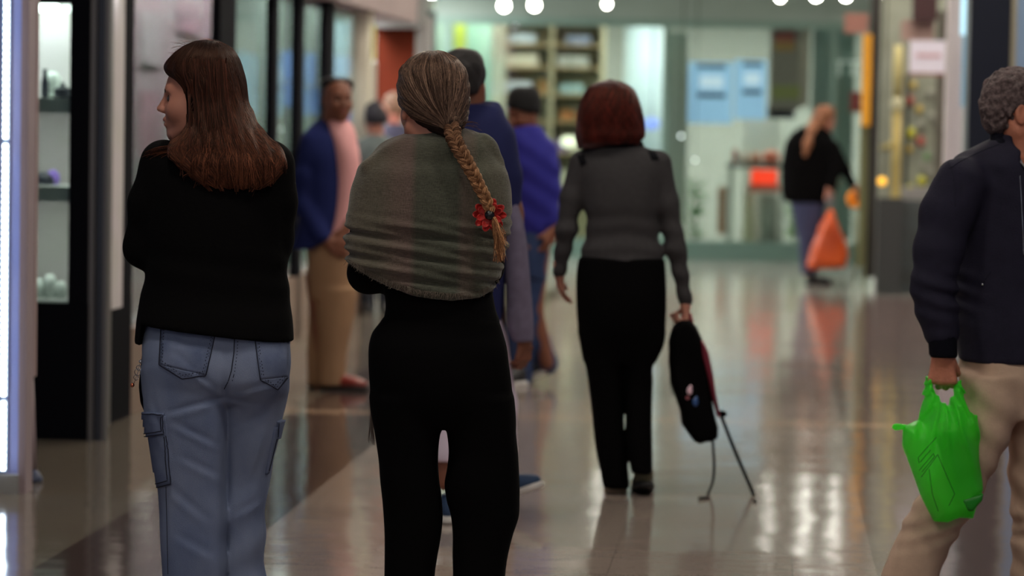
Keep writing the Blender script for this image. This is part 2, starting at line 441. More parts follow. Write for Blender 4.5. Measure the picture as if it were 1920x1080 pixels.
GREYKNIT = mat('grey_sweater', (66, 64, 66), .95, var=.08, vscale=60, bump=.3, bscale=200, spec=.1)
DARKKNIT = mat('dark_trim', (22, 22, 26), .95, spec=.1)
NAVY = mat('navy_jacket', (35, 33, 50), .8, bump=.3, bscale=260, spec=.2, var=.12, vscale=30)
NAVYB = mat('navy_blazer', (30, 38, 88), .85, spec=.15)
NAVY4 = mat('navy_coat', (34, 38, 82), .8, spec=.2)
BLUE = mat('bright_blue_jacket', (36, 34, 126), .8, spec=.3)
JEANB = mat('blue_jeans', (52, 66, 100), .9, var=.1, spec=.1)
KHAKI = mat('khaki_cotton', (196, 168, 148), .9, var=.06, vscale=30, bump=.3, bscale=300, spec=.15)
KHAKI2 = mat('tan_chinos', (160, 126, 98), .9, spec=.1)
PINK = mat('pink_shirt', (225, 165, 165), .8, spec=.1)
LILAC = mat('lilac_grey_wool', (118, 110, 132), .95, var=.1, vscale=30, spec=.1)
LAV = mat('pale_lavender_cloth', (215, 200, 220), .9)
WHITE = mat('white_rubber', (215, 212, 208), .6); SOLEB = mat('black_rubber', (18, 18, 20), .6); TANSOLE = mat('tan_rubber', (150, 130, 105), .6)
SHOEB = mat('black_shoe', (26, 24, 24), .5); SHOEN = mat('blue_sneaker', (40, 66, 100), .7); SHOER = mat('red_brown_leather', (130, 44, 34), .4); OLIVE = mat('olive_shoe', (80, 76, 56), .7)
HAIRCOL = mat('hair_strands', (60, 35, 25), .40, attr='col', spec=.22); HAIRCOL.node_tree.nodes['Principled BSDF'].inputs['Specular Tint'].default_value = (1, .62, .45, 1)
GOLD = mat('gold', (230, 180, 110), .25, metal=1); STEEL = mat('steel', (190, 190, 195), .25, metal=1); COPPER = mat('copper', (200, 120, 90), .25, metal=1)

def face_bits(p, T, which=(-1, 1), brow=True, lips=True, s=1.0):
    for g in which:
        V = Vol(); V.ell(T(.0685, g * .031, .0), [.0128 * s] * 3, 0); V.build('eye', EYE, p.root, .003)
        if brow:
            V = Vol(); V.chain([tuple(T(.086, g * .014, .017)) + (.003,), tuple(T(.084, g * .030, .023)) + (.0036,), tuple(T(.068, g * .047, .019)) + (.002,)], .003); V.build('eyebrow', BROW, p.root, .003)
    if lips:
        V = Vol(); V.chain([tuple(T(.079, -.023, -.061)) + (.0035,), tuple(T(.0895, 0, -.0560)) + (.0066,), tuple(T(.079, .023, -.061)) + (.0035,)], .002)
        V.chain([tuple(T(.079, -.021, -.065)) + (.0035,), tuple(T(.0865, 0, -.0695)) + (.0074,), tuple(T(.079, .021, -.065)) + (.0035,)], .001); V.build('lips', LIP, p.root, .003)

# ------------------------------------------------------------------ setting
LW = -3.075          # left shopfront plane (corridor frame), right one below
RW = 4.30
def struct(name, mb, m): o = mb.build(name, m, None, (0, 0, 0)); o['kind'] = 'structure'; return o
def floor_mat():
    m = bpy.data.materials.new('polished_floor'); m.use_nodes = True; nt = m.node_tree; N = nt.nodes; Lk = nt.links; b = N['Principled BSDF']
    b.inputs['Roughness'].default_value = .11; b.inputs['Specular IOR Level'].default_value = .62
    tc = N.new('ShaderNodeTexCoord'); mp = N.new('ShaderNodeMapping'); mp.inputs['Rotation'].default_value = (0, 0, math.atan(SL)); Lk.new(tc.outputs['Object'], mp.inputs[0])
    sx = N.new('ShaderNodeSeparateXYZ'); Lk.new(mp.outputs[0], sx.inputs[0]); c, v = sx.outputs[0], sx.outputs[1]
    def M(op, a, b_=None):
        n = N.new('ShaderNodeMath'); n.operation = op
        for i, q in enumerate((a, b_)):
            if q is None: continue
            if isinstance(q, (int, float)): n.inputs[i].default_value = q
            else: Lk.new(q, n.inputs[i])
        return n.outputs[0]
    def mix(f, a, bb):
        n = N.new('ShaderNodeMix'); n.data_type = 'RGBA'
        if isinstance(f, (int, float)): n.inputs[0].default_value = f
        else: Lk.new(f, n.inputs[0])
        for i, q in ((6, a), (7, bb)):
            if isinstance(q, tuple): n.inputs[i].default_value = q
            else: Lk.new(q, n.inputs[i])
        return n.outputs[2]
    nz = N.new('ShaderNodeTexNoise'); nz.inputs['Scale'].default_value = 160; nz.inputs['Detail'].default_value = 3; Lk.new(tc.outputs['Object'], nz.inputs['Vector'])
    sp = lambda a, bb: mix(nz.outputs[0], srgb(*a), srgb(*bb))
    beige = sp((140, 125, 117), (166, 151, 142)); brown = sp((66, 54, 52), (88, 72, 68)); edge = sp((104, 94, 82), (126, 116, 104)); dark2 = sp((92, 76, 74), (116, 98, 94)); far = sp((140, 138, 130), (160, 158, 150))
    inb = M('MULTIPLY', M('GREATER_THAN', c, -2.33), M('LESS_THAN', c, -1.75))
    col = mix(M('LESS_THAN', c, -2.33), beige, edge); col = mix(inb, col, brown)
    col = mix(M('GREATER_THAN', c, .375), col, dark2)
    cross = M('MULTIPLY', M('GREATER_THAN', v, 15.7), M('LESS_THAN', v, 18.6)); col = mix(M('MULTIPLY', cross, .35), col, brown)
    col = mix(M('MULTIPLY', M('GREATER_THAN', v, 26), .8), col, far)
    # joints
    def joint(x, size, w, off=0.0):
        fr = M('FRACT', M('DIVIDE', M('ADD', x, 100 * size + off), size)); return M('LESS_THAN', fr, w / size)
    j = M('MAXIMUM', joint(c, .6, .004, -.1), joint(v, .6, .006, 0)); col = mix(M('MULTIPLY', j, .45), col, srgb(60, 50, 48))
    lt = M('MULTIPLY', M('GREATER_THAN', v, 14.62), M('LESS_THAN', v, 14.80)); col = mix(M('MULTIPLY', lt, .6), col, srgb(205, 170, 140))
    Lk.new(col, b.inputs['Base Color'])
    # every slab lies a hair out of level, plus polishing waves
    cmb = N.new('ShaderNodeCombineXYZ'); Lk.new(M('FLOOR', M('DIVIDE', M('ADD', c, 60.1), .6)), cmb.inputs[0]); Lk.new(M('FLOOR', M('DIVIDE', v, .6)), cmb.inputs[1])
    wn = N.new('ShaderNodeTexWhiteNoise'); wn.noise_dimensions = '3D'; Lk.new(cmb.outputs[0], wn.inputs['Vector'])
    vm = N.new('ShaderNodeVectorMath'); vm.operation = 'MULTIPLY_ADD'; Lk.new(wn.outputs['Color'], vm.inputs[0]); vm.inputs[1].default_value = (.006, .010, 0); vm.inputs[2].default_value = (-.003, -.005, 0)
    n2 = N.new('ShaderNodeTexNoise'); n2.inputs['Scale'].default_value = 2.6; n2.inputs['Detail'].default_value = 2; Lk.new(mp.outputs[0], n2.inputs['Vector'])
    bp = N.new('ShaderNodeBump'); bp.inputs['Strength'].default_value = .10; bp.inputs['Distance'].default_value = .03; Lk.new(n2.outputs[0], bp.inputs['Height'])
    ad = N.new('ShaderNodeVectorMath'); ad.operation = 'ADD'; Lk.new(bp.outputs[0], ad.inputs[0]); Lk.new(vm.outputs[0], ad.inputs[1])
    nm = N.new('ShaderNodeVectorMath'); nm.operation = 'NORMALIZE'; Lk.new(ad.outputs[0], nm.inputs[0]); Lk.new(nm.outputs[0], b.inputs['Normal'])
    return m
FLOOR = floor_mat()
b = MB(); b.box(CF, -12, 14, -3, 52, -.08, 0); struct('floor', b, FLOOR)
CEIL = mat('ceiling_paint', (150, 150, 148), .9)
b = MB(); b.box(CF, -12, 14, -3, 52, 4.3, 4.4); struct('ceiling', b, CEIL)

BLACKM = mat('black_metal', (12, 12, 18), .8, spec=.05); ALU = mat('brushed_aluminium', (120, 116, 114), .35, metal=.6)
GREENM = mat('green_grey_metal', (92, 118, 108), .5); PINKW = mat('pinkish_panel', (172, 160, 164), .8, rgb2=(190, 150, 160), vscale=3)
PALE = mat('pale_green_panel', (172, 180, 172), .7, rgb2=(146, 160, 154), vscale=2.5); CREAM = mat('cream_paint', (205, 200, 180), .7)
GLASS = glassmat('shop_glass', (225, 235, 232)); GGLASS = glassmat('green_glass', (232, 239, 235))
GREYW = mat('grey_wall', (150, 148, 146), .8); FASC = mat('mauve_fascia', (150, 134, 132), .7, var=.06, vscale=4)
LAMP = mat('lamp_glow', (255, 252, 240), emit=(255, 250, 235), es=6.0)
def lampmat(name, rgb, es): return mat(name, rgb, .6, emit=rgb, es=es)

def thing1(name, mb, m, label, cat, group=None, at=None):
    """a one-mesh thing whose origin sits at its base"""
    vs = np.array([tuple(v) for v in mb.v]); o = at or (float(vs[:, 0].mean()), float(vs[:, 1].mean()), float(vs[:, 2].min()))
    ob = mb.build(name, m, None, o); return tag(ob, label, cat, group)
def fb(mb, px0, py0, px1, py1, v, d):
    """box whose front face fills the pixel rectangle at corridor distance v, going back d"""
    pm, qm = (px0 + px1) / 2, (py0 + py1) / 2
    c0, c1 = CZ(px0, qm, v)[0], CZ(px1, qm, v)[0]; z1, z0 = CZ(pm, py0, v)[1], CZ(pm, py1, v)[1]
    if z0 < .03: z0 = 0.0
    mb.box(CF, min(c0, c1), max(c0, c1), v, v + d, z0, z1); return c0, c1, z0, z1
def fthing(name, rect, v, d, m, label, cat, group=None):
    mb = MB(); fb(mb, *rect, v, d); return thing1(name, mb, m, label, cat, group)

# ---- left side: front wall of the shops, seen at a grazing angle
VL = lambda px: V_at(px, LW)
b = MB(); b.box(CF, LW - 4.5, LW - .1, 11.0, 40, 2.95, 4.3); b.box(CF, LW - .3, LW + .10, 17.8, VL(756), CZ(755, 42, VL(755))[1], 3.3); struct('trim_1', b, FASC)
b = MB()
for px, w in ((440, 30), (520, 9), (568, 10), (624, 14)):
    v = VL(px); b.box(CF, LW - .05, LW, VL(px - w), v, 0, 2.9)
v = VL(250); b.box(CF, LW - .14, LW, VL(207), v, 0.0, 4.3)
b.box(CF, LW - .14, LW, v, VL(440), 2.45, 2.95); b.box(CF, LW - .12, LW, VL(440), VL(690), 2.52, 2.62)
struct('window_1', b, BLACKM)
b = MB(); b.box(CF, LW - .07, LW - .05, VL(250), VL(690), 0.42, 2.5); struct('window_2', b, GLASS)
b = MB(); b.box(CF, LW - .25, LW, VL(250), VL(690), 0, .42); struct('baseboard_left', b, mat('brown_stone', (128, 106, 92), .5, var=.1))
b = MB(); b.box(CF, LW - .1, LW + .02, VL(682), VL(692), 0, 2.6); struct('trim_2', b, CREAM)
# inside the left shops
b = MB(); b.box(CF, LW - 1.15, LW - 1.05, 15.5, V_at(436, LW - 1.05), 0, 2.95); struct('wall_left', b, mat('pink_wallpaper', (178, 172, 174), .9, rgb2=(168, 140, 148), vscale=1.6))
b = MB(); b.box(CF, LW - 1.75, LW - 1.65, V_at(436, LW - 1.05), 37, 0, 2.95); b.box(CF, LW - 1.7, LW - .1, 37, 37.1, 0, 2.95); struct('wall_left_inner', b, PALE)
# the return front with the display case, facing the camera
VR = V_floor(120, 825)[1]
b = MB(); fb(b, 60, 569, 163, 825, VR, .06); fb(b, 130, -60, 165, 569, VR, .06); fb(b, 60, -60, 130, 6, VR, .06)
b.box(CF, LW - 1.9, CZ(60, 400, VR)[0], VR, VR + .06, 0, 3.0)
case = empty('display_case', CF(CZ(112, 700, VR)[0], VR, 0), 'tall black-framed display case with white lit shelves behind the light strips at far left', 'display case')
o0 = case.location
def part(name, mb, m, parent, org): return mb.build(name, m, parent, tuple(org)) if parent is None else MBpart(name, mb, m, parent, org)
def MBpart(name, mb, m, parent, org):
    mb.v = [tuple(Vector(q) - Vector(org)) for q in mb.v]; return mb.build(name, m, parent)
MBpart('frame', b, BLACKM, case, o0)
c0 = CZ(52, 300, VR)[0]; c1 = CZ(136, 300, VR)[0]; zb = CZ(100, 572, VR)[1]; zt = CZ(100, 2, VR)[1]
CASEW = mat('white_case_lining', (196, 192, 186), .7, rgb2=(206, 196, 200), vscale=4)
b = MB(); b.box(CF, c0 - .35, c1 + .1, VR + .55, VR + .6, zb, zt + .1); b.box(CF, c1 + .05, c1 + .1, VR + .06, VR + .55, zb, zt + .1); b.box(CF, c0 - .35, c1 + .1, VR + .06, VR + .6, zb - .04, zb); MBpart('lining', b, CASEW, case, o0)
SHELF = mat('white_shelf', (222, 224, 220), .5)
zs = []
for py in (183, 350, 565):
    z = CZ(100, py, VR)[1]; zs.append(z); b = MB(); b.box(CF, c0 - .3, c1 + .05, VR + .08, VR + .55, z - (.05 if py < 500 else .01), z); b.box(CF, c0 - .3, c1 + .05, VR + .075, VR + .085, z - (.068 if py < 500 else .01), z - .001); MBpart('shelf', b, SHELF, case, o0)
    if py < 500: b = MB(); b.box(CF, c0 - .2, c1 + .04, VR + .10, VR + .14, z - .056, z - .05); MBpart('added_shelf_light', b, lampmat('added_shelf_led', (245, 242, 238), 26), case, o0)  # strips added under the shelves to brighten the case interior
b = MB(); fb(b, 66, 8, 106, 22, VR + .3, .05); MBpart('light_tube', b, lampmat('case_tube', (235, 245, 240), 9), case, o0)
b = MB(); fb(b, 116, 10, 128, 22, VR + .3, .05); MBpart('light_tube', b, lampmat('case_tube2', (235, 245, 240), 2.0), case, o0)
b = MB(); b.box(CF, c0, c1, VR + .02, VR + .03, zb, zt); MBpart('glass_pane', b, GLASS, case, o0)
DNAVY = mat('dark_leather', (20, 24, 38), .4); LILACM = mat('lilac_satin', (150, 120, 215), .5); WHIT = mat('white_leather', (222, 230, 222), .4)
def case_item(name, m, prof, px, shelf, label, cat, v=.25, rot=None, sx=1):
    c = CZ(px, 300, VR + v)[0]; q = CF(c, VR + v, zs[shelf]); mb = MB(); mb.lathe((0, 0, 0), prof, 20); mb.v = [(x * sx, y, z) for x, y, z in mb.v]
    o = mb.build(name, m, None, (0, 0, 0)); o.location = q
    if rot: o.rotation_euler = rot
    return tag(o, label, cat)
case_item('bottle', DNAVY, [(.014, 0), (.02, .02), (.017, .07), (.010, .10), (.012, .13)], 83, 0, 'slender dark bottle on the top shelf of the display case', 'bottle')
case_item('bowl', WHIT, [(.02, 0), (.035, .02), (.042, .06), (.036, .10), (.015, .12)], 97, 0, 'round white vase on the top shelf of the display case', 'vase', .32)
case_item('jewellery_box', DNAVY, [(.040, 0), (.040, .035), (.036, .042), (.012, .055), (.01, .07)], 116, 0, 'dark lidded jar near the right end of the top case shelf', 'jar', .15)
case_item('shoe_shaped_ornament', DNAVY, [(.03, 0), (.034, .02), (.02, .05), (.01, .06)], 82, 1, 'small dark ornament on the middle shelf of the display case', 'ornament', sx=1.5)
case_item('ornament', LILACM, [(.02, 0), (.032, .02), (.03, .05), (.01, .07)], 100, 1, 'small lilac ornament on the middle shelf of the display case', 'ornament', .33)
for i, (px, h, r, t) in enumerate(((74, .09, .03, 'leftmost'), (95, .11, .034, 'tall central'), (116, .08, .030, 'rightmost'))):
    case_item('white_jar', WHIT, [(r * .7, 0), (r, .02), (r, h * .7), (r * .5, h)], px, 2, t + ' white jar on the bottom shelf of the display case', 'jar', .2)

# aluminium door frame between the case and the black post
b = MB()
for x0, x1 in ((167, 177), (194, 203)):
    fb(b, x0, -60, x1, 832 - (x0 - 167) * .35, VR + .02, .05)
fb(b, 203, -60, 206, 800, VR + .3, .05)
struct('door_1', b, ALU)
b = MB(); fb(b, 177, -60, 194, 815, VR + .05, .02); struct('door_2', b, mat('dark_glass_edge', (40, 40, 46), .1, spec=.8))

# the lit pillar nearest on the left
VP_ = V_floor(20, 925)[1]
LIL = mat('lilac_plastic', (160, 160, 200), .4, rgb2=(110, 125, 190), vscale=1.2, vec=(1, 1, .8)); PKP = mat('pink_beige_metal', (150, 130, 134), .5)
cL = CZ(20, 500, VP_)[0]; cM = CZ(38, 500, VP_)[0]; cR = CZ(52, 500, VP_)[0]
pil = empty('lit_pillar', CF(cM, VP_, 0), 'pale lilac shop pillar with pinkish corner carrying the white light strips at the left edge', 'pillar')
b = MB(); b.box(CF, cL - .35, cM, VP_, VP_ + .1, .07, 4.3); MBpart('column', b, LIL, pil, pil.location)
b = MB(); b.box(CF, cM, cR, VP_ - .01, VP_ + .1, 0, 4.3); MBpart('corner_trim', b, PKP, pil, pil.location)
b = MB(); b.box(CF, cL - .35, cM + .004, VP_ - .02, VP_ + .11, 0, .075); MBpart('plinth', b, GREYW, pil, pil.location)
BULB = lampmat('cool_white_bulb', (225, 240, 255), 9.0); HOUS = mat('strip_housing', (200, 215, 225), .3)
bulb_me = None
segs = [(-26, 262, 'upper white light strip on the lilac pillar, above the first gap'), (268, 745, 'long middle white light strip on the lilac pillar'), (751, 884, 'lowest white light strip on the lilac pillar')]
for y0, y1, lab in segs:
    cS = cL - .012; q0 = CZ(8, y0, VP_ - .03)[1]; q1 = CZ(8, y1, VP_ - .03)[1]
    st = empty('light_strip', CF(cS, VP_, q1), lab, 'light strip', 'light strips on the pillar')
    b = MB(); b.box(CF, cS - .02, cS + .005, VP_ - .018, VP_, q1, q0); MBpart('housing', b, HOUS, st, st.location)
    n = int((q0 - q1) / .0235)
    for i in range(n):
        z = q1 + (i + .5) * (q0 - q1) / n
        if bulb_me is None:
            mb = MB(); mb.lathe((0, 0, 0), [(.002, -.0085), (.0075, -.006), (.0098, 0), (.0075, .006), (.002, .0085)], 10); o = mb.build('bulb', BULB, st); bulb_me = o.data
        else: o = bpy.data.objects.new('bulb', bulb_me); COL.objects.link(o); o.parent = st
        o.location = CF(cS - .006, VP_ - .026, z) - Vector(st.location)
# hanging pale banner with its stand beside the pillar
b1 = V_floor(62, 905)[1]
ban = empty('banner_stand', CF(CZ(58, 700, b1)[0], b1, 0), 'narrow pale pink banner on a thin stand beside the lilac pillar', 'banner')
b = MB(); fb(b, 40, -60, 68, 706, b1, .03); MBpart('banner_cloth', b, mat('pale_pink_cloth', (165, 142, 140), .9), ban, ban.location)
p0 = CF(CZ(55, 706, b1)[0], b1 + .015, CZ(55, 706, b1)[1]); p1 = CF(CZ(64, 880, b1)[0], b1 + .015, .03)
b = MB(); b.tube([p0, p0.lerp(p1, .6), p1], [.013, .010, .007], 10); MBpart('pole', b, PKP, ban, ban.location)
b = MB(); b.lathe(tuple(Vector((p1.x, p1.y, 0))), [(.03, 0), (.032, .015), (.02, .035), (.008, .05)], 16); MBpart('foot', b, mat('blue_grey_plastic', (70, 78, 104), .5), ban, ban.location)

# glowing panels added behind the left shop glass, imitating reflections in it
BLU = lampmat('blue_reflection', (120, 160, 215), .9)
for i, (x0, y0, x1, y1, v, lab) in enumerate(((532, 95, 560, 150, 24.5, 'upper pale blue panel imitating a reflection in the glass left of the man in the blazer'), (534, 155, 556, 200, 24.5, 'lower pale blue panel imitating a reflection in the glass left of the man in the blazer'),
        (572, 100, 592, 160, 25.5, 'tall narrow blue panel imitating a reflection just left of the head of the man in the blazer'), (570, 165, 600, 215, 25.5, 'blue panel imitating a reflection low behind the shoulder of the man in the blazer'),
        (612, 40, 668, 100, 27, 'white-blue panel imitating a reflection high above the head of the man in the blazer'), (612, 104, 668, 145, 27, 'blue-white panel imitating a reflection just above the head of the man in the blazer'), (646, 205, 671, 240, 24, 'vivid blue panel imitating a reflection right of the chin of the man in the blazer'))):
    vv = V_at((x0 + x1) / 2, LW - .55); fthing('glass_reflection', (x0, y0, x1, y1), vv, .04, (BLU, BLU, BLU, BLU, lampmat('pale_reflection', (165, 195, 205), .7), lampmat('pale_blue_reflection', (160, 190, 230), .9), lampmat('vivid_reflection', (80, 130, 235), 1.1))[i], lab, 'glass_reflection')
# posters on the pink display wall
for i, (x0, y0, x1, y1, rgb, lab) in enumerate(((262, 20, 300, 120, (185, 178, 180), 'pale grey poster on the display wall left above the brown-haired woman'), (262, 170, 300, 300, (182, 140, 152), 'dusty pink poster on the display wall left of the woman in profile'), (330, 6, 372, 60, (168, 140, 150), 'mauve poster high on the display wall above the brown-haired woman'))):
    vv = V_at(x0, LW - 1.04); c = LW - 1.04; v0, v1 = V_at(x0, c), V_at(x1, c); z1, z0 = CZ(x0, y0, v0)[1], CZ(x0, y1, v0)[1]
    b = MB(); b.box(CF, c, c + .012, v0, v1, z0, z1); thing1('poster', b, mat('poster_%d' % i, rgb, .8, var=.1, vscale=6), lab, 'poster')

# ---- end of the passage: left corner
fthing('wall_panel', (704, 52, 777, 200), VL(765), .08, mat('rust_red_panel', (92, 36, 20), .8, spec=.1), 'rust-red panel at the end of the left shopfronts', 'panel')
fthing('banner', (683, 45, 703, 112), VL(700) - .3, .03, mat('yellow_cloth', (168, 164, 30), .7), 'small yellow banner beside the rust-red panel', 'banner')
fthing('banner', (688, 116, 705, 200), VL(700) - .3, .03, mat('pale_cloth', (190, 190, 182), .7), 'pale white banner hanging below the yellow one', 'banner')
b = MB(); fb(b, 700, -90, 790, 52, VL(765) - .2, .5); struct('trim_3', b, mat('grey_soffit', (120, 120, 118), .7))
b = MB(); fb(b, 777, 30, 800, 560, VL(765), .3); struct('trim_4', b, GREYW)
b = MB(); fb(b, 797, 20, 812, 560, VL(765) + 1, .1); struct('trim_5', b, mat('dark_green_metal', (38, 52, 50), .5))
b = MB(); fb(b, 700, 200, 812, 600, VL(765) + 1.2, .1); struct('wall_end_low', b, mat('dim_green_wall', (96, 106, 100), .8))

# ---- end shopfront
VE = V_floor(1400, 489)[1]
print('VE', VE, 'VR', VR, 'VP', VP_)
GW = mat('grey_green_wall', (132, 148, 140), .8, var=.06, vscale=1.2)
b = MB(); b.box(CF, -6.5, 9, VE + 5.0, VE + 5.1, 0, 3.3); struct('wall_back', b, mat('grey_green_back', (156, 160, 154), .8))
b = MB(); b.box(CF, -6.5, 9, VE, VE + 5.1, 3.0, 3.1); struct('ceiling_shop', b, mat('shop_ceiling', (150, 158, 152), .9))
cA = CZ(812, 300, VE)[0]; cB = CZ(1640, 300, VE)[0]
b = MB(); b.box(CF, cA, cB, VE - .04, VE + .25, 0, CZ(1300, 452, VE)[1]); struct('baseboard_end', b, mat('dark_green_plinth', (78, 104, 94), .5))
b = MB(); zt = CZ(1200, 36, VE)[1]; zt2 = CZ(1200, 50, VE)[1]; b.box(CF, cA, cB, VE - .02, VE + .1, zt2, zt)
for px in (836, 1246, 1560): fb(b, px - 6, 30, px + 6, 455, VE, .08)
struct('window_3', b, GREENM)
b = MB(); b.box(CF, cA, cB, VE + .04, VE + .06, CZ(1300, 452, VE)[1], zt2); struct('window_4', b, GGLASS)
b = MB(); b.box(CF, cA, 9, VE - .01, VE + .2, zt + .0, 4.3); struct('wall_end', b, mat('grey_green_header', (122, 136, 128), .7, var=.06, vscale=1.5))
# lamps over the end shop
SPOT = lampmat('spot_face', (255, 253, 240), 22.0)
def spot(px, py, r, i, lab, v):
    c, z = CZ(px, py, v); q = CF(c, v, z); e = empty('spotlight', q, lab, 'spotlight', 'spotlights over the end shop')
    mb = MB(); mb.lathe((0, 0, 0), [(r * .9, -.012), (r, 0), (r * .6, .012)], 20); mb.v = [(x, z_, y_) for x, y_, z_ in mb.v]; mb.build('lens', SPOT, e)
    mb = MB(); mb.lathe((0, 0, 0), [(r * 1.05, .01), (r * 1.1, .05), (r * .6, .14)], 20); mb.v = [(x, z_, y_) for x, y_, z_ in mb.v]; mb.build('housing', BLACKM, e)
    mb = MB(); mb.tube([(0, .08, r * .5), (0, .08, 4.3 - z)], .01, 8); mb.build('stem', BLACKM, e)
for i, (px, py, r, lab) in enumerate(((945, 11, .052, 'leftmost white spotlight of the pair above the beanie'), (1002, 10, .052, 'right-hand white spotlight of the pair above the beanie'), (1138, 8, .036, 'single white spotlight above the red-haired woman'),
        (1463, -5, .04, 'white spotlight at the top edge above the ponytailed woman'), (1530, -9, .055, 'widest white spotlight cut by the top edge, right of centre'), (1586, -8, .05, 'white spotlight at the top edge nearest the yellow post'), (1658, -12, .04, 'rightmost faint spotlight cut by the top edge'))):
    spot(px, py, r, i, lab, VE - .45)

# inside the end shop ------------------------------------------------
b = MB(); fb(b, 850, -20, 873, 92, VE + .9, .05); thing1('banner', b, mat('lime_cloth', (160, 178, 60), .7), 'lime green banner high in the end shop left of the spotlights', 'banner')
fthing('column', (921, 40, 941, 460), VE + .8, .2, CREAM, 'slim cream column inside the end shop left of the beanie', 'column')
fthing('wall_panel', (873, 30, 920, 460), VE + 1.2, .1, mat('teal_panel', (126, 160, 148), .7), 'teal panel behind the cropped-haired man', 'panel')
fthing('wall_panel', (812, 10, 850, 460), VE + .9, .1, mat('sage_panel', (140, 164, 152), .7), 'sage green panel at the left end of the end shop', 'panel')
# round white column
c, z = CZ(1203, 200, VE + 1.5); b = MB(); r = (CZ(1240, 200, VE + 1.5)[0] - CZ(1166, 200, VE + 1.5)[0]) / 2
q = CF(c, VE + 1.5 + r, 0); b.lathe(tuple(q), [(r, 0), (r, 3.0)], 28); thing1('column', b, mat('white_blue_column', (190, 208, 214), .6), 'thick round white column behind the red-haired woman', 'column')
fthing('column', (1247, 60, 1288, 455), VE + .5, .25, mat('grey_column', (176, 178, 172), .7), 'light grey square column right of the red-haired woman', 'column')
# shelving with goods
vs_ = VE + 1.6; SHB = mat('beige_laminate', (178, 168, 138), .6); ORG = mat('orange_brown_laminate', (168, 130, 86), .6)
x0, x1 = 941, 1128; cx0, cx1 = CZ(x0, 200, vs_)[0], CZ(x1, 200, vs_)[0]
shv = empty('shelving_unit', CF((cx0 + cx1) / 2, vs_, 0), 'beige shelving unit full of goods behind the man in the beanie', 'shelving')
b = MB(); b.box(CF, cx0, cx1, vs_ + .42, vs_ + .45, 0, 2.6); MBpart('back_panel', b, SHB, shv, shv.location)
for px in (x0, 1030, x1 - 4): b = MB(); c = CZ(px, 200, vs_)[0]; b.box(CF, c, c + .035, vs_, vs_ + .42, 0, 2.6); MBpart('upright', b, SHB, shv, shv.location)
b = MB(); b.box(CF, cx0, cx1, vs_ - .02, vs_ + .42, CZ(1030, 40, vs_)[1], CZ(1030, 18, vs_)[1]); MBpart('header', b, ORG, shv, shv.location)
shz = []
for py in (82, 124, 175, 225, 285, 350): z = CZ(1030, py, vs_)[1]; shz.append(z); b = MB(); b.box(CF, cx0, cx1, vs_, vs_ + .42, z - .03, z); MBpart('shelf', b, mat('shelf_edge', (150, 128, 92), .6), shv, shv.location)
goods = [(0, 952, 50, 20, (170, 180, 190), 'pale blue-grey'), (0, 1060, 45, 18, (140, 150, 176), 'slate blue'), (1, 948, 60, 24, (196, 188, 170), 'cream'), (1, 1042, 60, 22, (176, 178, 172), 'light grey'), (2, 948, 48, 24, (186, 190, 200), 'silver grey'), (2, 1050, 44, 20, (150, 176, 178), 'pale teal'),
         (2, 1010, 16, 28, (150, 110, 60), 'small brown'), (3, 1052, 26, 20, (160, 100, 50), 'orange-brown'), (3, 1085, 28, 26, (110, 150, 170), 'blue'), (3, 955, 50, 30, (200, 205, 214), 'white-blue'), (4, 1040, 24, 26, (120, 100, 150), 'violet'), (4, 1070, 30, 34, (200, 196, 180), 'cream'), (5, 1046, 40, 34, (180, 176, 160), 'beige'), (5, 1092, 24, 26, (120, 160, 140), 'green')]
pos = ['top', 'second', 'third', 'fourth', 'fifth', 'lowest visible']
for i, (s, px, w, h, rgb, nm) in enumerate(goods):
    ca, cb = CZ(px, 200, vs_ + .1)[0], CZ(px + w, 200, vs_ + .1)[0]; hz = h / FPX * 31.5; b = MB(); b.box(CF, ca, cb, vs_ + .08, vs_ + .3, shz[s], shz[s] + hz * .9); b.box(CF, ca + .01, cb - .01, vs_ + .09, vs_ + .29, shz[s] + hz * .9, shz[s] + hz)
    thing1('product_box', b, mat('goods_%d' % i, rgb, .6), '%s box on the %s shelf of the beige shelving' % (nm, pos[s]) + (', right of its middle upright' if px >= 1030 else ', left of its middle upright'), 'box')
# bright lamp bowl and blue lamp
def ball(name, px, py, r, v, m, lab, cat, sq=1.0, top=2.99):
    c, z = CZ(px, py, v); mb = MB(); prof = [(max(.002, r * math.sin(t)), -r * sq * math.cos(t)) for t in np.linspace(0.05, math.pi - .05, 12)]; mb.lathe((0, 0, 0), prof, 20)
    o = mb.build(name, m, None, (0, 0, 0)); o.location = CF(c, v, z)
    if top: cb = MB(); cb.tube([(0, 0, r * sq * .9), (0, 0, top - z)], .005, 6); cb.build('cord', BLACKM, o)
    return tag(o, lab, cat)
ball('hanging_lamp', 1066, 266, .085, VE + .5, lampmat('warm_bowl', (235, 235, 205), 1.6), 'glowing cream lamp left of the red-haired woman', 'lamp', .7)
ball('hanging_lamp', 1222, 232, .085, VE + .5, lampmat('blue_bowl', (130, 150, 235), 1.1), 'soft blue lamp just right of the red hair', 'lamp', .8)
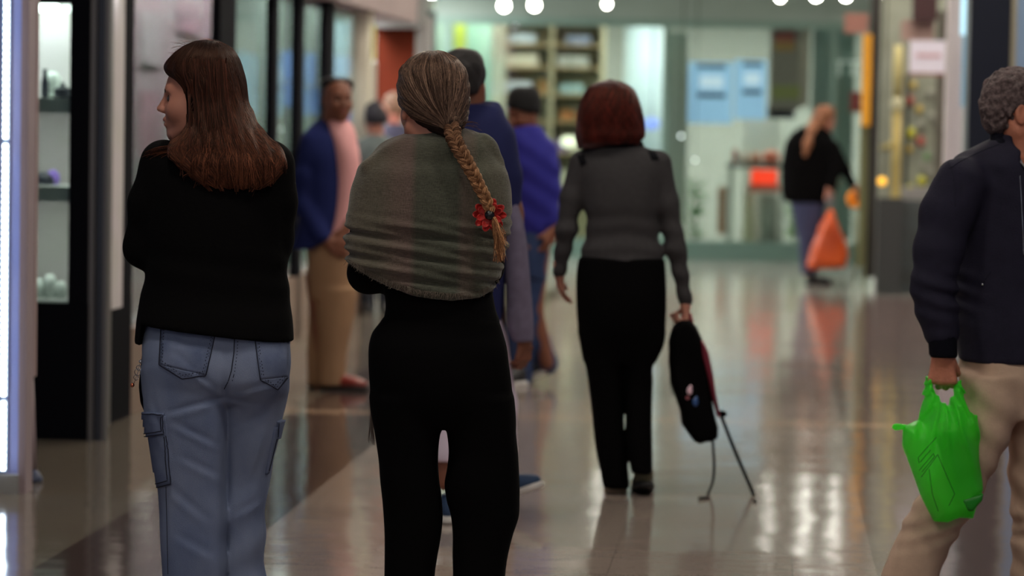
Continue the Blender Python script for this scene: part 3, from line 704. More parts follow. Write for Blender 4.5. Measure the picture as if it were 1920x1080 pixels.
# advertising screens
for x0, x1, y0, y1, lab in ((1287, 1372, 116, 232, 'large pale blue lit display right of the grey column'), (1378, 1436, 112, 224, 'pale blue lit display left of the poster')):
    c0, z1 = CZ(x0, y0, VE + .7); c1, z0 = CZ(x1, y1, VE + .7); e = empty('lit_display', CF((c0 + c1) / 2, VE + .7, z0), lab, 'display')
    b = MB(); b.box(CF, c0, c1, VE + .7, VE + .76, z0, z1); MBpart('panel', b, lampmat('display_blue', (142, 178, 212), .75), e, e.location)
    w = c1 - c0; h = z1 - z0
    for s0, s1 in ((.42, .50), (.9, .97)): b = MB(); b.box(CF, c0 + w * .25, c0 + w * .85, VE + .69, VE + .7, z0 + h * s0, z0 + h * s1); MBpart('dark_stripe', b, mat('slate', (70, 86, 110), .6), e, e.location)
    b = MB(); b.box(CF, c0 + w * .3, c0 + w * .8, VE + .69, VE + .7, z0 + h * .58, z0 + h * .78); MBpart('white_stripe', b, lampmat('display_white', (190, 205, 222), .8), e, e.location)
pc = empty('poster', CF(CZ(1472, 130, VE + .3)[0], VE + .3, CZ(1472, 205, VE + .3)[1]), 'tall poster with a red patch and an olive stripe above the dark bag shelf', 'poster')
b = MB(); fb(b, 1444, 45, 1500, 206, VE + .3, .03); MBpart('sheet', b, mat('poster_grey', (146, 134, 126), .8, var=.08), pc, pc.location)
b = MB(); fb(b, 1452, 58, 1490, 78, VE + .29, .01); MBpart('red_patch', b, mat('brick', (168, 84, 72), .8), pc, pc.location)
b = MB(); fb(b, 1452, 78, 1490, 96, VE + .29, .01); MBpart('orange_patch', b, mat('amber', (176, 134, 78), .8), pc, pc.location)
b = MB(); fb(b, 1448, 160, 1500, 186, VE + .29, .01); MBpart('olive_patch', b, mat('olive', (150, 150, 90), .8), pc, pc.location)
fthing('column', (1500, 52, 1518, 200), VE + .4, .06, mat('pale_beige', (178, 168, 158), .8), 'narrow pale beige strip right of the poster', 'panel')
fthing('wall_panel', (1520, 55, 1600, 450), VE + .5, .06, mat('grey_green_panel', (124, 142, 138), .7), 'plain grey-green panel behind the ponytailed woman', 'panel')
tx = bpy.data.curves.new('lettering', 'FONT'); tx.body = 'TTI'; tx.size = .25; tx.extrude = .012; tx.align_x = 'CENTER'
to = bpy.data.objects.new('lettering', tx); COL.objects.link(to); to.location = CF(CZ(1592, 140, VE + .4)[0], VE + .42, CZ(1592, 143, VE + .4)[1]); to.rotation_euler = (R(90), 0, -math.atan(SL)); bpy.context.view_layer.update(); me_ = bpy.data.meshes.new_from_object(to.evaluated_get(bpy.context.evaluated_depsgraph_get())); lo_, ro_ = to.location.copy(), to.rotation_euler.copy(); bpy.data.objects.remove(to); bpy.data.curves.remove(tx)
to = bpy.data.objects.new('lettering', me_); COL.objects.link(to); to.location = lo_; to.rotation_euler = ro_; me_.materials.clear(); me_.materials.append(mat('glowing_white_letters', (225, 228, 224), .6, emit=(225, 228, 224), es=.25)); tag(to, 'white block lettering on the grey-green panel left of the yellow post', 'lettering')  # letters get a faint glow in their material
# table with things on it
vt = VE + .35; zt_ = CZ(1415, 308, vt)[1]; ct0, ct1 = CZ(1362, 308, vt)[0], CZ(1475, 308, vt)[0]
tb = empty('counter_table', CF((ct0 + ct1) / 2, vt, 0), 'dark-topped display table behind the ponytailed woman', 'table')
b = MB(); b.box(CF, ct0, ct1, vt, vt + .5, zt_ - .04, zt_); MBpart('tabletop', b, mat('dark_grey_top', (48, 54, 54), .5), tb, tb.location)
for cc in (ct0 + .03, ct1 - .06):
    for vv in (vt + .03, vt + .44): b = MB(); b.box(CF, cc, cc + .04, vv, vv + .04, 0, zt_ - .04); MBpart('leg', b, mat('steel_leg', (130, 140, 134), .4), tb, tb.location)
fthing('glowing_red_box', (1408, 318, 1457, 346), vt - .06, .05, lampmat('red_glow', (255, 62, 30), .9), 'red box given a glow, hanging on the front of the dark-topped table', 'sign')  # a red box; its glow is put into the material
fthing('box', (1404, 346, 1462, 360), vt - .06, .05, mat('salmon', (214, 110, 90), .7), 'salmon box strip just below the glowing red box', 'box')
for i, (x0, x1, y0, rgb, nm) in enumerate(((1372, 1384, 278, (150, 50, 40), 'dark red'), (1388, 1404, 284, (206, 176, 160), 'pale pink'), (1406, 1428, 284, (214, 140, 112), 'peach'), (1430, 1462, 280, (220, 112, 84), 'coral'))):
    z0 = zt_; b = MB(); ca, cb = CZ(x0, 300, vt + .1)[0], CZ(x1, 300, vt + .1)[0]; q = CF((ca + cb) / 2, vt + .2, z0); w = (cb - ca) / 2; hh = (307 - y0) / FPX * 31.4
    b.lathe(tuple(q), [(w * .8, 0), (w, hh * .3), (w * .95, hh * .7), (w * .5, hh)], 14); thing1('pot', b, mat('pot_%d' % i, rgb, .6), '%s pot on the dark-topped table behind the ponytailed woman' % nm, 'pot')
fthing('cabinet', (1393, 216, 1462, 500), VE + 1.3, .3, mat('off_white', (186, 184, 172), .7), 'off-white cabinet standing behind the pots on the dark-topped table', 'cabinet')
fthing('handbag', (1440, 196, 1490, 222), VE + .45, .12, BLACKM, 'flat dark bag below the tall poster', 'bag')
b = MB(); c, _ = CZ(1404, 400, VE + .2); z1 = CZ(1404, 362, VE + .2)[1]; b.lathe(tuple(CF(c, VE + .45, 0)), [(.085, 0), (.08, .1), (.045, z1)], 20); thing1('cone_stand', b, mat('cream_cone', (206, 200, 172), .7), 'cream cone-shaped stand below the dark-topped table', 'stand')
b = MB(); c, _ = CZ(1441, 400, VE + .2); b.lathe(tuple(CF(c, VE + .45, 0)), [(.10, 0), (.10, z1 * .97)], 20); thing1('cylinder_stand', b, mat('grey_cyl', (150, 154, 146), .7), 'grey cylindrical stand below the glowing red box', 'stand')
# green plants and leaflets
def bush(px, py0, py1, w, v, rgb, lab):
    c, z1 = CZ(px, py0, v); z0 = 0; q = CF(c, v, 0); e = empty('potted_plant', q, lab, 'plant'); b = MB(); b.lathe((0, 0, 0), [(.06, 0), (.085, .16), (.08, .18)], 16); b.build('pot', mat('plant_pot', (70, 66, 60), .7), e)
    b = MB(); rr = random.Random(px)
    for i in range(90):
        a = rr.uniform(0, 6.28); t = rr.random(); h = .2 + (z1 - .25) * t; r = w * rr.uniform(.2, 1); p = Vector((r * math.cos(a), r * math.sin(a), h)); d = Vector((math.cos(a), math.sin(a), rr.uniform(.2, 1))).normalized() * .10; sd = d.cross(Vector((0, 0, 1))).normalized() * .028
        b.add([p, p + d * .5 + sd, p + d, p + d * .5 - sd], [(0, 1, 2, 3)])
    b.build('foliage', mat('leaf_%d' % px, rgb, .7), e); b = MB(); b.tube([(0, 0, .15), (0, 0, z1 * .9)], .012); b.build('stem', mat('stem_%d' % px, (80, 70, 40), .8), e)
bush(1306, 335, 440, .09, VE + .5, (52, 130, 52), 'green potted plant behind the glass right of the red-haired woman')
bush(1492, 372, 440, .07, VE + .5, (90, 150, 50), 'low green potted plant left of the jeans of the ponytailed woman')
fthing('poster', (1346, 350, 1362, 440), VE + .6, .04, mat('rust_strip', (160, 110, 80), .7), 'rust-brown upright strip left of the dark-topped table', 'panel')
for i, (px, py) in enumerate(((1277, 255), (1303, 300))):
    ball('small_bulb', px, py, .012, VE - .3, lampmat('tiny_bulb_%d' % i, (220, 235, 230), 5.0 - 2.5 * i), ('upper' if i == 0 else 'lower') + ' tiny glowing bulb right of the red-haired woman', 'bulb')

# ---- right side shop
VRS = V_floor(1665, 553)[1]
fthing('display_stand', (1644, 372, 1692, 553), VRS, .35, mat('charcoal_box', (44, 46, 46), .6), 'tall charcoal display stand at the right shop corner', 'stand')
fthing('shop_counter', (1692, 376, 1790, 545), VRS + .3, .5, mat('grey_blue_box', (70, 78, 80), .6, rgb2=(50, 50, 44), vscale=5), 'dim grey-blue counter behind the old man in the bomber jacket', 'counter')
fthing('white_box', (1694, 352, 1745, 376), VRS + .3, .3, mat('pale_grey_box', (130, 128, 126), .7), 'pale grey box on the dim counter left of the old man', 'box')
b = MB(); fb(b, 1628, -90, 1648, 520, VRS + 1.2, .06); struct('door_3', b, mat('dark_brown_metal', (40, 36, 32), .5))
b = MB(); fb(b, 1610, 232, 1628, 500, VRS + 1.2, .06); struct('trim_6', b, mat('olive_metal', (112, 112, 74), .6))
b = MB(); c, z1 = CZ(1627, 64, VRS + 1.0); z0 = CZ(1623, 236, VRS + 1.0)[1]; b.box(CF, c - .04, c + .04, VRS + 1.0, VRS + 1.06, z0, z1 ); yb_ = MB(); yb_.box(CF, c + .0, c + .03, VRS + 1.06, VRS + 1.09, 0, z1); yb_.box(CF, c - .16, c + .03, VRS + 1.065, VRS + 1.085, z0 + .12, z0 + .15); ysp_ = thing1('sign_post', b, mat('glowing_yellow_enamel', (226, 156, 12), .5, emit=(226, 156, 12), es=.05), 'bright yellow upright sign right of the white lettering', 'sign'); MBpart('support_post', yb_, mat('olive_post', (90, 92, 60), .6), ysp_, ysp_.location)  # the yellow upright gets a slight glow of its own, though no lamp
fthing('small_sign', (1594, 172, 1614, 208), VRS + 1.0, .05, mat('dark_red', (92, 26, 22), .6), 'small dark red sign left of the yellow upright', 'sign')
fthing('banner', (1584, 25, 1628, 62), VRS + 1.0, .03, mat('salmon_cloth', (168, 120, 108), .8), 'salmon pink banner above the white lettering', 'banner')
# orange flower at the shop edge
c, z = CZ(1604, 373, 28.0); fl = empty('flower_ornament', CF(c, 28.0, z), 'round orange flower ornament on a stem beside the ponytailed woman', 'ornament')
ORN = mat('glowing_orange_petal', (240, 140, 20), .6, emit=(240, 140, 20), es=.2)  # faint glow put into the petal colour
for i in range(10):
    a = i * .628; b = MB(); p = Vector((math.cos(a) * .055, 0, math.sin(a) * .055)); b.lathe((0, 0, 0), [(.004, -.012), (.032, 0), (.004, .012)], 10); b.v = [(x + p.x, y_z, z_ + p.z) for x, z_, y_z in b.v]; b.build('petal', ORN, fl)
b = MB(); b.lathe((0, 0, 0), [(.004, -.02), (.03, 0), (.004, .02)], 12); b.v = [(x, z_, y_) for x, y_, z_ in b.v]; b.build('centre', mat('amber_centre', (190, 90, 10), .7), fl)
b = MB(); b.tube([(0, .01, -.03), (.01, .02, -z)], .012); b.build('stem', mat('olive_stem', (80, 84, 40), .7), fl)
# gold stand
c, _ = CZ(1682, 220, VRS + 1.5); q = CF(c, VRS + 1.5, 0); zt_ = CZ(1684, 85, VRS + 1.5)[1]; zk = CZ(1682, 195, VRS + 1.5)[1]
gs = empty('gold_stand', q, 'tall gold lamp stand with a pale knob left of the white sign', 'stand')
b = MB(); b.lathe((0, 0, 0), [(.14, 0), (.14, .02), (.05, .05), (.045, zt_ * .5), (.04, zk - .06)], 16); b.build('base', mat('antique_gold', (180, 160, 96), .5, metal=.3), gs)
b = MB(); b.lathe((0, 0, zk), [(.03, -.07), (.065, 0), (.03, .07)], 16); b.build('knob', mat('pale_knob', (200, 196, 160), .5), gs)
b = MB(); b.lathe((0, 0, 0), [(.04, zk + .06), (.05, (zk + zt_) / 2), (.04, zt_)], 16); b.build('shaft', mat('antique_gold2', (176, 164, 110), .5), gs)
b = MB(); b.tube([(-.14, 0, zk - .42), (-.05, 0, zk - .38), (.0, 0, zk - .4)], .03, 8); b.build('arm', mat('antique_gold3', (170, 156, 96), .5), gs)
ball('hanging_lamp', 1654, 340, .038, VRS + .3, lampmat('amber_lamp', (230, 170, 50), 1.3), 'small amber glowing lamp above the charcoal display stand', 'lamp', 1.0, 4.3)
sg = empty('shop_sign', CF(CZ(1742, 105, VRS - .2)[0], VRS - .2, CZ(1742, 135, VRS - .2)[1]), 'white rectangular sign with faint pink line left of the white pillar', 'sign')
b = MB(); fb(b, 1706, 76, 1781, 136, VRS - .2, .05); MBpart('board', b, mat('glowing_sign_white', (196, 190, 202), .6, emit=(196, 190, 202), es=.12), sg, sg.location)  # board gets a faint glow in its material
b = MB(); b.tube([CF(CZ(1778, 90, VRS - .2)[0], VRS - .17, CZ(1778, 90, VRS - .2)[1]), CF(CZ(1778, 90, VRS - .2)[0], VRS - .17, 4.3)], .012); MBpart('hanger', b, BLACKM, sg, sg.location)
b = MB(); fb(b, 1718, 100, 1764, 108, VRS - .21, .01); MBpart('line_of_text', b, mat('sign_pink', (186, 150, 158), .6), sg, sg.location)
b = MB(); fb(b, 1704, 137, 1782, 141, VRS - .2, .05); MBpart('lower_edge', b, mat('sign_red', (140, 80, 76), .6), sg, sg.location)
fthing('speaker_box', (1713, -30, 1758, 38), VRS - .1, .3, mat('maroon', (52, 16, 20), .6), 'dark maroon box hanging above the white sign', 'box')
fthing('panel_board', (1690, 38, 1752, 76), VRS + .2, .06, mat('dusty_pink', (164, 136, 128), .8), 'dusty pink board between the maroon box and the white sign', 'board')
b = MB(); fb(b, 1752, 20, 1768, 560, VRS + .4, .06); struct('trim_7', b, mat('dark_olive_frame', (92, 88, 78), .6))
b = MB(); fb(b, 1696, 140, 1702, 380, VRS + .9, .05); struct('trim_8', b, BLACKM)
b = MB(); fb(b, 1648, -60, 1800, 560, VRS + 2.2, .06); struct('wall_right_back', b, mat('green_grey_back', (142, 146, 134), .8, rgb2=(118, 120, 104), vscale=2.5))
rr = random.Random(3)
for i in range(14):   # small coloured wares hung on the right shop back wall
    px = rr.uniform(1702, 1748); py = 160 + i * 15; nm, rgb = rr.choice([('red', (150, 70, 60)), ('yellow', (170, 166, 50)), ('green', (90, 120, 80)), ('grey', (130, 130, 120)), ('ochre', (176, 150, 70))])
    rb = rr.uniform(.03, .045); ob = ball('hanging_ware', px, py, rb, VRS + 2.205 - rb, mat('ware_%d' % i, rgb, .7), 'small %s ware hanging left of the white pillar, %s down the column of wares' % (nm, ('first', 'second', 'third', 'fourth', 'fifth', 'sixth', 'seventh', 'eighth', 'ninth', 'tenth', 'eleventh', 'twelfth', 'thirteenth', 'lowest')[i]), 'ware', 1.2, None); ob['group'] = 'small hanging wares in the right shop'
# pillars on the right
VPR = 17.5
b = MB(); fb(b, 1771, -90, 1803, 700, VPR + 3.2, .25); struct('trim_9', b, mat('white_pillar_paint', (190, 182, 180), .6))
b = MB(); c0, c1 = CZ(1813, 300, VPR)[0], CZ(1889, 300, VPR)[0]; b.box(CF, c0, c1, VPR, VPR + .4, 0, 4.3); struct('trim_10', b, mat('blue_black_pillar', (20, 24, 40), .45, spec=.3))
b = MB(); c2 = CZ(1900, 300, VPR)[0]; b.box(CF, c1, c2, VPR + .02, VPR + .1, 0, 4.3); struct('trim_11', b, mat('gold_edge', (158, 150, 128), .4))
b = MB(); b.box(CF, c2, c2 + 1.5, VPR + .1, VPR + .12, .3, 3.4); struct('window_5', b, GLASS)
b = MB(); b.box(CF, c2 - .1, c2 + 2.5, VPR + 1.2, VPR + 1.3, 0, 3.4); struct('wall_right', b, lampmat('glowing_blue_wall', (150, 155, 185), .35))  # plain wall made to glow so the window looks bright
b = MB(); fb(b, 1803, -60, 1812, 66, VPR + 2.6, .05); thing1('light_strip', b, lampmat('cyan_strip', (150, 190, 205), 1.1), 'short pale cyan light strip beside the blue-black pillar', 'light strip')
b = MB(); fb(b, 1804, 66, 1810, 200, VPR + 2.6, .05); thing1('light_strip', b, lampmat('dim_cyan_strip', (90, 130, 150), .5), 'dim blue-green strip below the short cyan one, beside the blue-black pillar', 'light strip')
b = MB(); b.box(CF, RW + .7, RW + .8, VPR + .4, VRS, 0, 4.3); struct('wall_right_side', b, GREYW)

# ---- ceiling lights of the passage (above the picture) and in the shops
def ceil_light(c, v, w, l, z, es, rgb=(255, 246, 230), lab='', grp='ceiling light panels'):
    e = empty('ceiling_light', CF(c, v, z), lab, 'ceiling light', grp); b = MB(); b.box(CF, c - w / 2, c + w / 2, v - l / 2, v + l / 2, z, z + .02); MBpart('diffuser', b, lampmat('cl_%.1f_%.1f' % (c, v), rgb, es), e, e.location)
    b = MB(); b.box(CF, c - w / 2 - .03, c + w / 2 + .03, v - l / 2 - .03, v + l / 2 + .03, z + .02, min(4.3, z + .08)); MBpart('frame', b, ALU, e, e.location)
for i, v in enumerate((15.5, 18.5, 21.5, 24.5, 27.5)):
    for c in (-1.6, .55, 1.25, 3.2): ceil_light(c, v, .5 if c not in (.55, 1.25) else .22, .5, 4.24, 42 if c not in (.55, 1.25) else 55, lab='square ceiling light over the passage, %s row away, %s' % (('nearest', 'second nearest', 'middle', 'second farthest', 'farthest')[i], {-1.6: 'left side', .55: 'centre left', 1.25: 'centre right', 3.2: 'right side'}[c]))
for v in (-1.5, 2.5, 6.5, 10.5):
    for c in (-1.6, 1.2): ceil_light(c, v, .5, .5, 4.24, 34, lab='added near ceiling light over the %s of the passage, %s' % ('left' if c < 0 else 'right', {-1.5: 'behind the camera', 2.5: 'just ahead of the camera', 6.5: 'before the two women', 10.5: 'past the two women'}[v]), grp='added near ceiling lights')  # unseen lamps added to light the backs of the people
ceil_light(LW - .6, 20, .3, 6, 2.88, 60, (255, 240, 245), 'long light inside the pink display window')
for i_, v in enumerate((25, 28, 31, 34)): ceil_light(LW - .9, v, .9, 1.5, 2.9, 26, (245, 246, 244), 'light panel inside the far left shop, %s from the camera' % ('nearest', 'second', 'third', 'farthest')[i_])
for i_, c in enumerate((-3.5, -1, 1.5, 4)):
    ceil_light(c, VE + 2.7, 1.4, .8, 2.95, 24, (250, 248, 240), 'rear light panel inside the end shop, %s' % ('leftmost', 'second from left', 'third from left', 'rightmost')[i_])
    ceil_light(c, VE + .75, 1.4, .25, 2.95, 34, (250, 248, 240), 'added narrow front light panel inside the end shop, %s' % ('leftmost', 'second from left', 'third from left', 'rightmost')[i_])  # front lamps added to brighten the dark shelving
ceil_light(4.6, VRS + 1.4, .9, .8, 2.9, 14, lab='light panel inside the right shop')
ceil_light(c0 + 1.5, VPR + .7, 1.2, .5, 3.3, 3, lab='light panel behind the right window')

ceil_light(CZ(60, 300, VR)[0] - .1, VR + .3, .9, .3, CZ(100, 2, VR)[1] + .10, 9, (240, 244, 240), 'added unseen light in the head of the display case', 'added case lights')  # unseen lamp added to brighten the inside of the case

# ------------------------------------------------------------------ people helpers 2
def ST(p, V, rows, k=.02, n=2.2, cap=.01, op='u'): V.stack(*p.rows(rows), k=k, n=n, cap=cap, op=op)
def CH(p, V, pts, k=.02, sy=1.0, op='u'): V.chain(p.T(pts), k, op, sy)
def zline(p, a, b):
    """height of the straight hem through two pixels, as a function of local x"""
    A, B = p.L(*a), p.L(*b); return lambda x: A.z + (x - A.x) * (B.z - A.z) / (B.x - A.x)
def strands(p, rows, n, ph, zt, zend, name, m, parent, cols, r=(.0008, .0004), off=.0015, K=22, nexp=2.2, wav=.002, bvh=None):
    """tubes that run down the surface of a stack at nearly constant bearing"""
    z, cx, a, cy, b = [np.array(q) for q in p.rows(rows)]; o = np.argsort(z); z, cx, a, cy, b = z[o], cx[o], a[o], cy[o], b[o]
    f0 = rng.uniform(R(ph[0]), R(ph[1]), n); L = []
    for i in range(n):
        x0 = None; zs = zt - rng.random() ** 1.5 * .10; ze = zend(f0[i]) - .010 + rng.normal() * .016; ze = max(ze, z[0] - rng.random() * .010)
        q = np.linspace(zs, ze, K); t = np.linspace(0, 1, K); f = f0[i] + wav * 6 * np.sin(t * rng.uniform(3, 9) + rng.uniform(0, 6)) + rng.normal() * .10 * t
        A, B = hermite(z, a, q), hermite(z, b, q); c, s = np.cos(f), np.sin(f)
        rad = (np.abs(c) ** nexp + np.abs(s) ** nexp) ** (-1 / nexp); e = off + .0012 + rng.random() * .003
        L.append(np.stack([hermite(z, cx, q) + (A + e) * c * rad, hermite(z, cy, q) + (B + e) * s * rad, q], 1))
    if bvh is not None: L = cling(L, bvh)
    return tubes(name, L, np.full(n, r[0]) * rng.uniform(.6, 1.5, n), np.full(n, r[1]), m, parent, cols)
def ground_fix(p): pass

# ------------------------------------------------------------------ woman in profile, long brown hair, denim
p = W1 = Person(395, 8.1, 'woman in black top and grey-blue cargo jeans, long brown hair, looking left in profile')
V = Vol(); hc = p.L(371, 184, 0); TW1 = head(V, hc, 92, -2, 1.0)
CH(p, V, [(392, 215, .0, .052), (402, 262, 0, .056), (405, 300, 0, .07)], .03)
ST(p, V, [(290, 300, 500, 0, .08), (340, 290, 510, 0, .10), (450, 295, 505, 0, .09), (560, 290, 515, 0, .09), (680, 285, 525, 0, .10), (740, 290, 520, 0, .09)], .03)
CH(p, V, [(315, 308, 0, .04), (266, 470, .02, .034), (330, 440, .16, .028), (372, 432, .20, .024)]); CH(p, V, [(500, 308, 0, .04), (515, 450, .02, .034), (450, 430, .16, .028), (412, 428, .21, .024)])
CH(p, V, [(345, 720, 0, .06), (365, 960, 0, .04), (365, 1180, 0, .035)]); CH(p, V, [(470, 720, .03, .055), (462, 960, .03, .035), (462, 1180, .03, .032)])
hand(V, p.L(375, 432, .20), (1, .1, .15), (0, -1, 0), (0, 0, 1)); hand(V, p.L(408, 428, .215), (-1, .1, .1), (0, -1, 0), (0, 0, 1))
V.fine = [((hc.x - .14, hc.y - .1, hc.z - .15), (hc.x + .1, hc.y + .1, hc.z + .06), .0035)]
o = V.build('body', SKIN, p.root, .011)
face_bits(p, TW1)
hr = [(75, 388, 398, 0, .012), (77, 374, 408, 0, .03), (80, 363, 417, 0, .045), (86, 350, 429, 0, .062), (93, 339, 437, 0, .073), (101, 329, 442, 0, .08), (112, 318, 448, 0, .086), (126, 309, 452, 0, .09), (134, 311, 454, 0, .092), (146, 322, 457, 0, .092), (158, 336, 459, 0, .09), (172, 347, 461, 0, .09), (186, 354, 464, 0, .088), (205, 357, 471, -.010, .088), (228, 356, 482, -.026, .086), (246, 350, 494, -.045, .080),
      (258, 336, 506, -.062, .072), (268, 322, 518, -.078, .064), (280, 314, 529, -.094, .054), (292, 316, 537, -.108, .044), (304, 328, 535, -.122, .034), (318, 345, 528, -.128, .026), (332, 362, 518, -.13, .020), (345, 382, 502, -.13, .014), (353, 396, 488, -.13, .008)]
V = Vol(); ST(p, V, hr, .01, 2.3, .004); CH(p, V, [(366, 274, -.08, .020), (330, 280, -.06, .014), (300, 288, -.04, .006)], .02); ST(p, V, [(116, 336, 436, 0, .080), (134, 338, 440, 0, .088), (152, 344, 444, 0, .093), (175, 352, 447, 0, .096), (205, 356, 452, -.004, .098), (235, 356, 458, -.018, .096), (258, 354, 464, -.04, .088), (272, 350, 470, -.06, .076)], .03, 3.6, .02)
def hpost(F, X, Y, Z): return F + .0022 * np.sin(190 * (X + .12 * Z) + 2.2 * np.sin(31 * Z + 9 * X)) * np.clip((1.75 - Z) * 4, 0.2, 1) + .0012 * sn(X * 3, Y * 3, Z * .4, 60, 1)
V.post = hpost
hair = V.build('hair', mat('brown_hair', (38, 22, 18), .8, spec=.05, rgb2=(26, 15, 13), vscale=30, vec=(6, 6, .5), bump=.5, bscale=80, bvec=(8, 8, .4)), p.root, .0045)
zt = p.L(395, 76).z
def ze(f): return p.L(400, 318 + 30 * max(0, math.sin(-f)) * (1 if True else 0)).z
n = 2600; ph = (150, 372)
strands(p, hr, n, ph, zt, ze, 'hair_strands', HAIRCOL, hair, ombre(hairmix((36, 20, 17), (128, 76, 56), n), 22, (34, 18, 15), .7), wav=.006, bvh=bvh_of(hair))
L = []
for i in range(520):
    t = rng.random(); a, b_, c, d = [np.array(p.L(*q)) for q in ((345 + 80 * t, 108 + 12 * rng.random(), -.078 - .008 * t), (352 + 72 * t, 160, -.096), (358 + 74 * t, 220, -.104), (350 + 100 * t + rng.normal() * 4, 282 + rng.normal() * 9, -.138))]
    u = np.linspace(0, 1, 18)[:, None]; L.append((1 - u) ** 3 * a + 3 * u * (1 - u) ** 2 * b_ + 3 * u * u * (1 - u) * c + u ** 3 * d)
tubes('side_locks', cling(L, bvh_of(hair), .0016), .0011, .0007, HAIRCOL, hair, hairmix((22, 12, 11), (84, 46, 36), len(L)))
L = []
for i in range(420):
    x = rng.uniform(336, 522); ln_ = 58 - 34 * max(0, abs(x - 428) - 50) / 50; ye = np.interp(x, (310, 345, 380, 430, 490, 520, 538), (304, 324, 345, 354, 351, 336, 312)) + rng.normal() * 6; dr = (x - 425) * .10 + rng.normal() * 6
    dz = -.142 + .10 * max(0, abs(x - 425) - 85) / 100
    a, b_, c = [np.array(p.L(*q)) for q in ((x - dr, ye - ln_, dz - .006), (x - dr * .2, ye - ln_ * .45, dz - .008), (x, ye, dz + .002))]; u = np.linspace(0, 1, 14)[:, None]
    L.append((1 - u) ** 2 * a + 2 * u * (1 - u) * b_ + u * u * c)
tubes('end_locks', cling(L, bvh_of(hair), .0014, .018), .0011, .0004, HAIRCOL, hair, hairmix((44, 24, 19), (132, 80, 58), len(L)))
# loose locks over the left shoulder and at the ends
L = []
for i in range(420):
    t0 = rng.random(); x0 = 366 + 50 * rng.random(); y0 = 238 + 30 * rng.random(); x3 = 272 + 110 * t0 + rng.normal() * 5; y3 = 292 + 45 * t0 + rng.normal() * 7
    a, b_, c, d = (np.array(p.L(x0, y0, -.09)), np.array(p.L(x0 - 8 + 10 * t0, y0 + 25, -.12)), np.array(p.L(x3 + 18 - 10 * t0, y3 - 30 * (.4 + t0 * .6), -.075 - .065 * t0)), np.array(p.L(x3, y3, -.05 - .085 * t0)))
    u = np.linspace(0, 1, 18)[:, None]; L.append((1 - u) ** 3 * a + 3 * u * (1 - u) ** 2 * b_ + 3 * u * u * (1 - u) * c + u ** 3 * d)
tubes('shoulder_locks', L, .0009, .0004, HAIRCOL, hair, hairmix((34, 18, 15), (120, 70, 50), len(L)))
L = []
for i in range(60):
    a0 = rng.uniform(-.9, .9); x = 392 + 70 * math.sin(a0); y = 150 - 74 * math.cos(a0); q0 = np.array(p.L(x, y, rng.uniform(-.04, .04))); q1 = np.array(p.L(x - 14 - rng.random() * 22, y + rng.uniform(-9, 8), rng.uniform(-.05, .05))); u = np.linspace(0, 1, 10)[:, None]
    mid = (q0 + q1) / 2 + np.array([0, 0, .008 * rng.random()]); L.append((1 - u) ** 2 * q0 + 2 * u * (1 - u) * mid + u * u * q1)
tubes('flyaway_hairs', L, .0004, .0003, HAIRCOL, hair, hairmix((60, 30, 24), (120, 66, 50), len(L)))
# black top
V = Vol(); ST(p, V, [(255, 375, 435, 0, .05), (262, 350, 465, 0, .07), (270, 318, 500, 0, .085), (280, 296, 526, 0, .10), (295, 282, 540, 0, .11), (330, 275, 545, 0, .125), (400, 272, 543, 0, .13), (460, 274, 536, 0, .125), (500, 276, 538, 0, .12), (530, 270, 540, 0, .12), (560, 263, 541, 0, .125), (600, 256, 547, -.008, .142), (650, 252, 551, -.012, .155)], .02, 2.3)
CH(p, V, [(306, 302, 0, .058), (278, 380, .0, .050), (268, 462, .02, .048), (330, 445, .13, .042), (385, 436, .17, .036)], .03)
CH(p, V, [(508, 304, 0, .060), (518, 380, 0, .048), (514, 448, .02, .045), (450, 432, .13, .042), (395, 430, .17, .036)], .03)
hz = zline(p, (274, 607), (548, 641)); xl = p.L(270, 620).x; zl = p.L(260, 646).z
def post(F, X, Y, Z):
    F = F + .0018 * sn(X, Y, Z, 26, 2) + .0025 * np.sin(60 * Z + 12 * X) * np.exp(-((Z - p.L(0, 505).z) / .05) ** 2)
    cut = np.where(X < xl + .004 * sn(X, Y, Z, 20), zl - Z + 0 * X, hz(X) - Z); return smax(F, cut, .006)
V.post = post; V.build('top', BLK, p.root, .008)
# jeans
V = Vol(); ST(p, V, [(585, 276, 541, 0, .112), (612, 271, 543, -.005, .122), (650, 268, 545, -.01, .128), (690, 267, 543, -.015, .132), (720, 268, 541, -.01, .128), (742, 272, 536, 0, .11), (760, 290, 520, 0, .08)], .02, 2.3, .02)
ST(p, V, [(690, 268, 432, -.005, .12), (730, 268, 431, -.01, .125), (780, 271, 430, -.02, .115), (820, 280, 430, -.02, .108), (860, 287, 430, -.02, .10), (910, 295, 430, -.02, .094), (960, 300, 430, -.02, .09), (1080, 303, 430, -.02, .088), (1208, 302, 430, -.02, .092)], .014, 2.9)
ST(p, V, [(690, 420, 542, .02, .115), (730, 410, 539, .02, .12), (780, 404, 531, .055, .112), (820, 404, 522, .055, .105), (860, 404, 513, .055, .098), (900, 404, 504, .055, .092), (940, 404, 501, .055, .09), (1080, 404, 498, .055, .086), (1208, 422, 500, .03, .09)], .005, 2.4)
V.ell(p.L(348, 684, -.070), (.080, .062, .075), .05); V.ell(p.L(480, 696, -.062), (.074, .060, .072), .05)
cx = p.L(428, 700).x; zc = p.L(428, 735).z
CRE = [(335, 650, 425, 728, .004, .007), (322, 765, 418, 738, .005, .008), (296, 742, 334, 850, .003, .008), (336, 782, 420, 826, .004, .008), (350, 846, 422, 884, .003, .009), (452, 728, 522, 706, .004, .008), (512, 800, 474, 905, .003, .008), (330, 905, 400, 965, .003, .010), (438, 800, 500, 770, .003, .008), (318, 632, 392, 650, .003, .006), (340, 990, 410, 1030, .003, .010), (440, 960, 490, 930, .003, .009)]
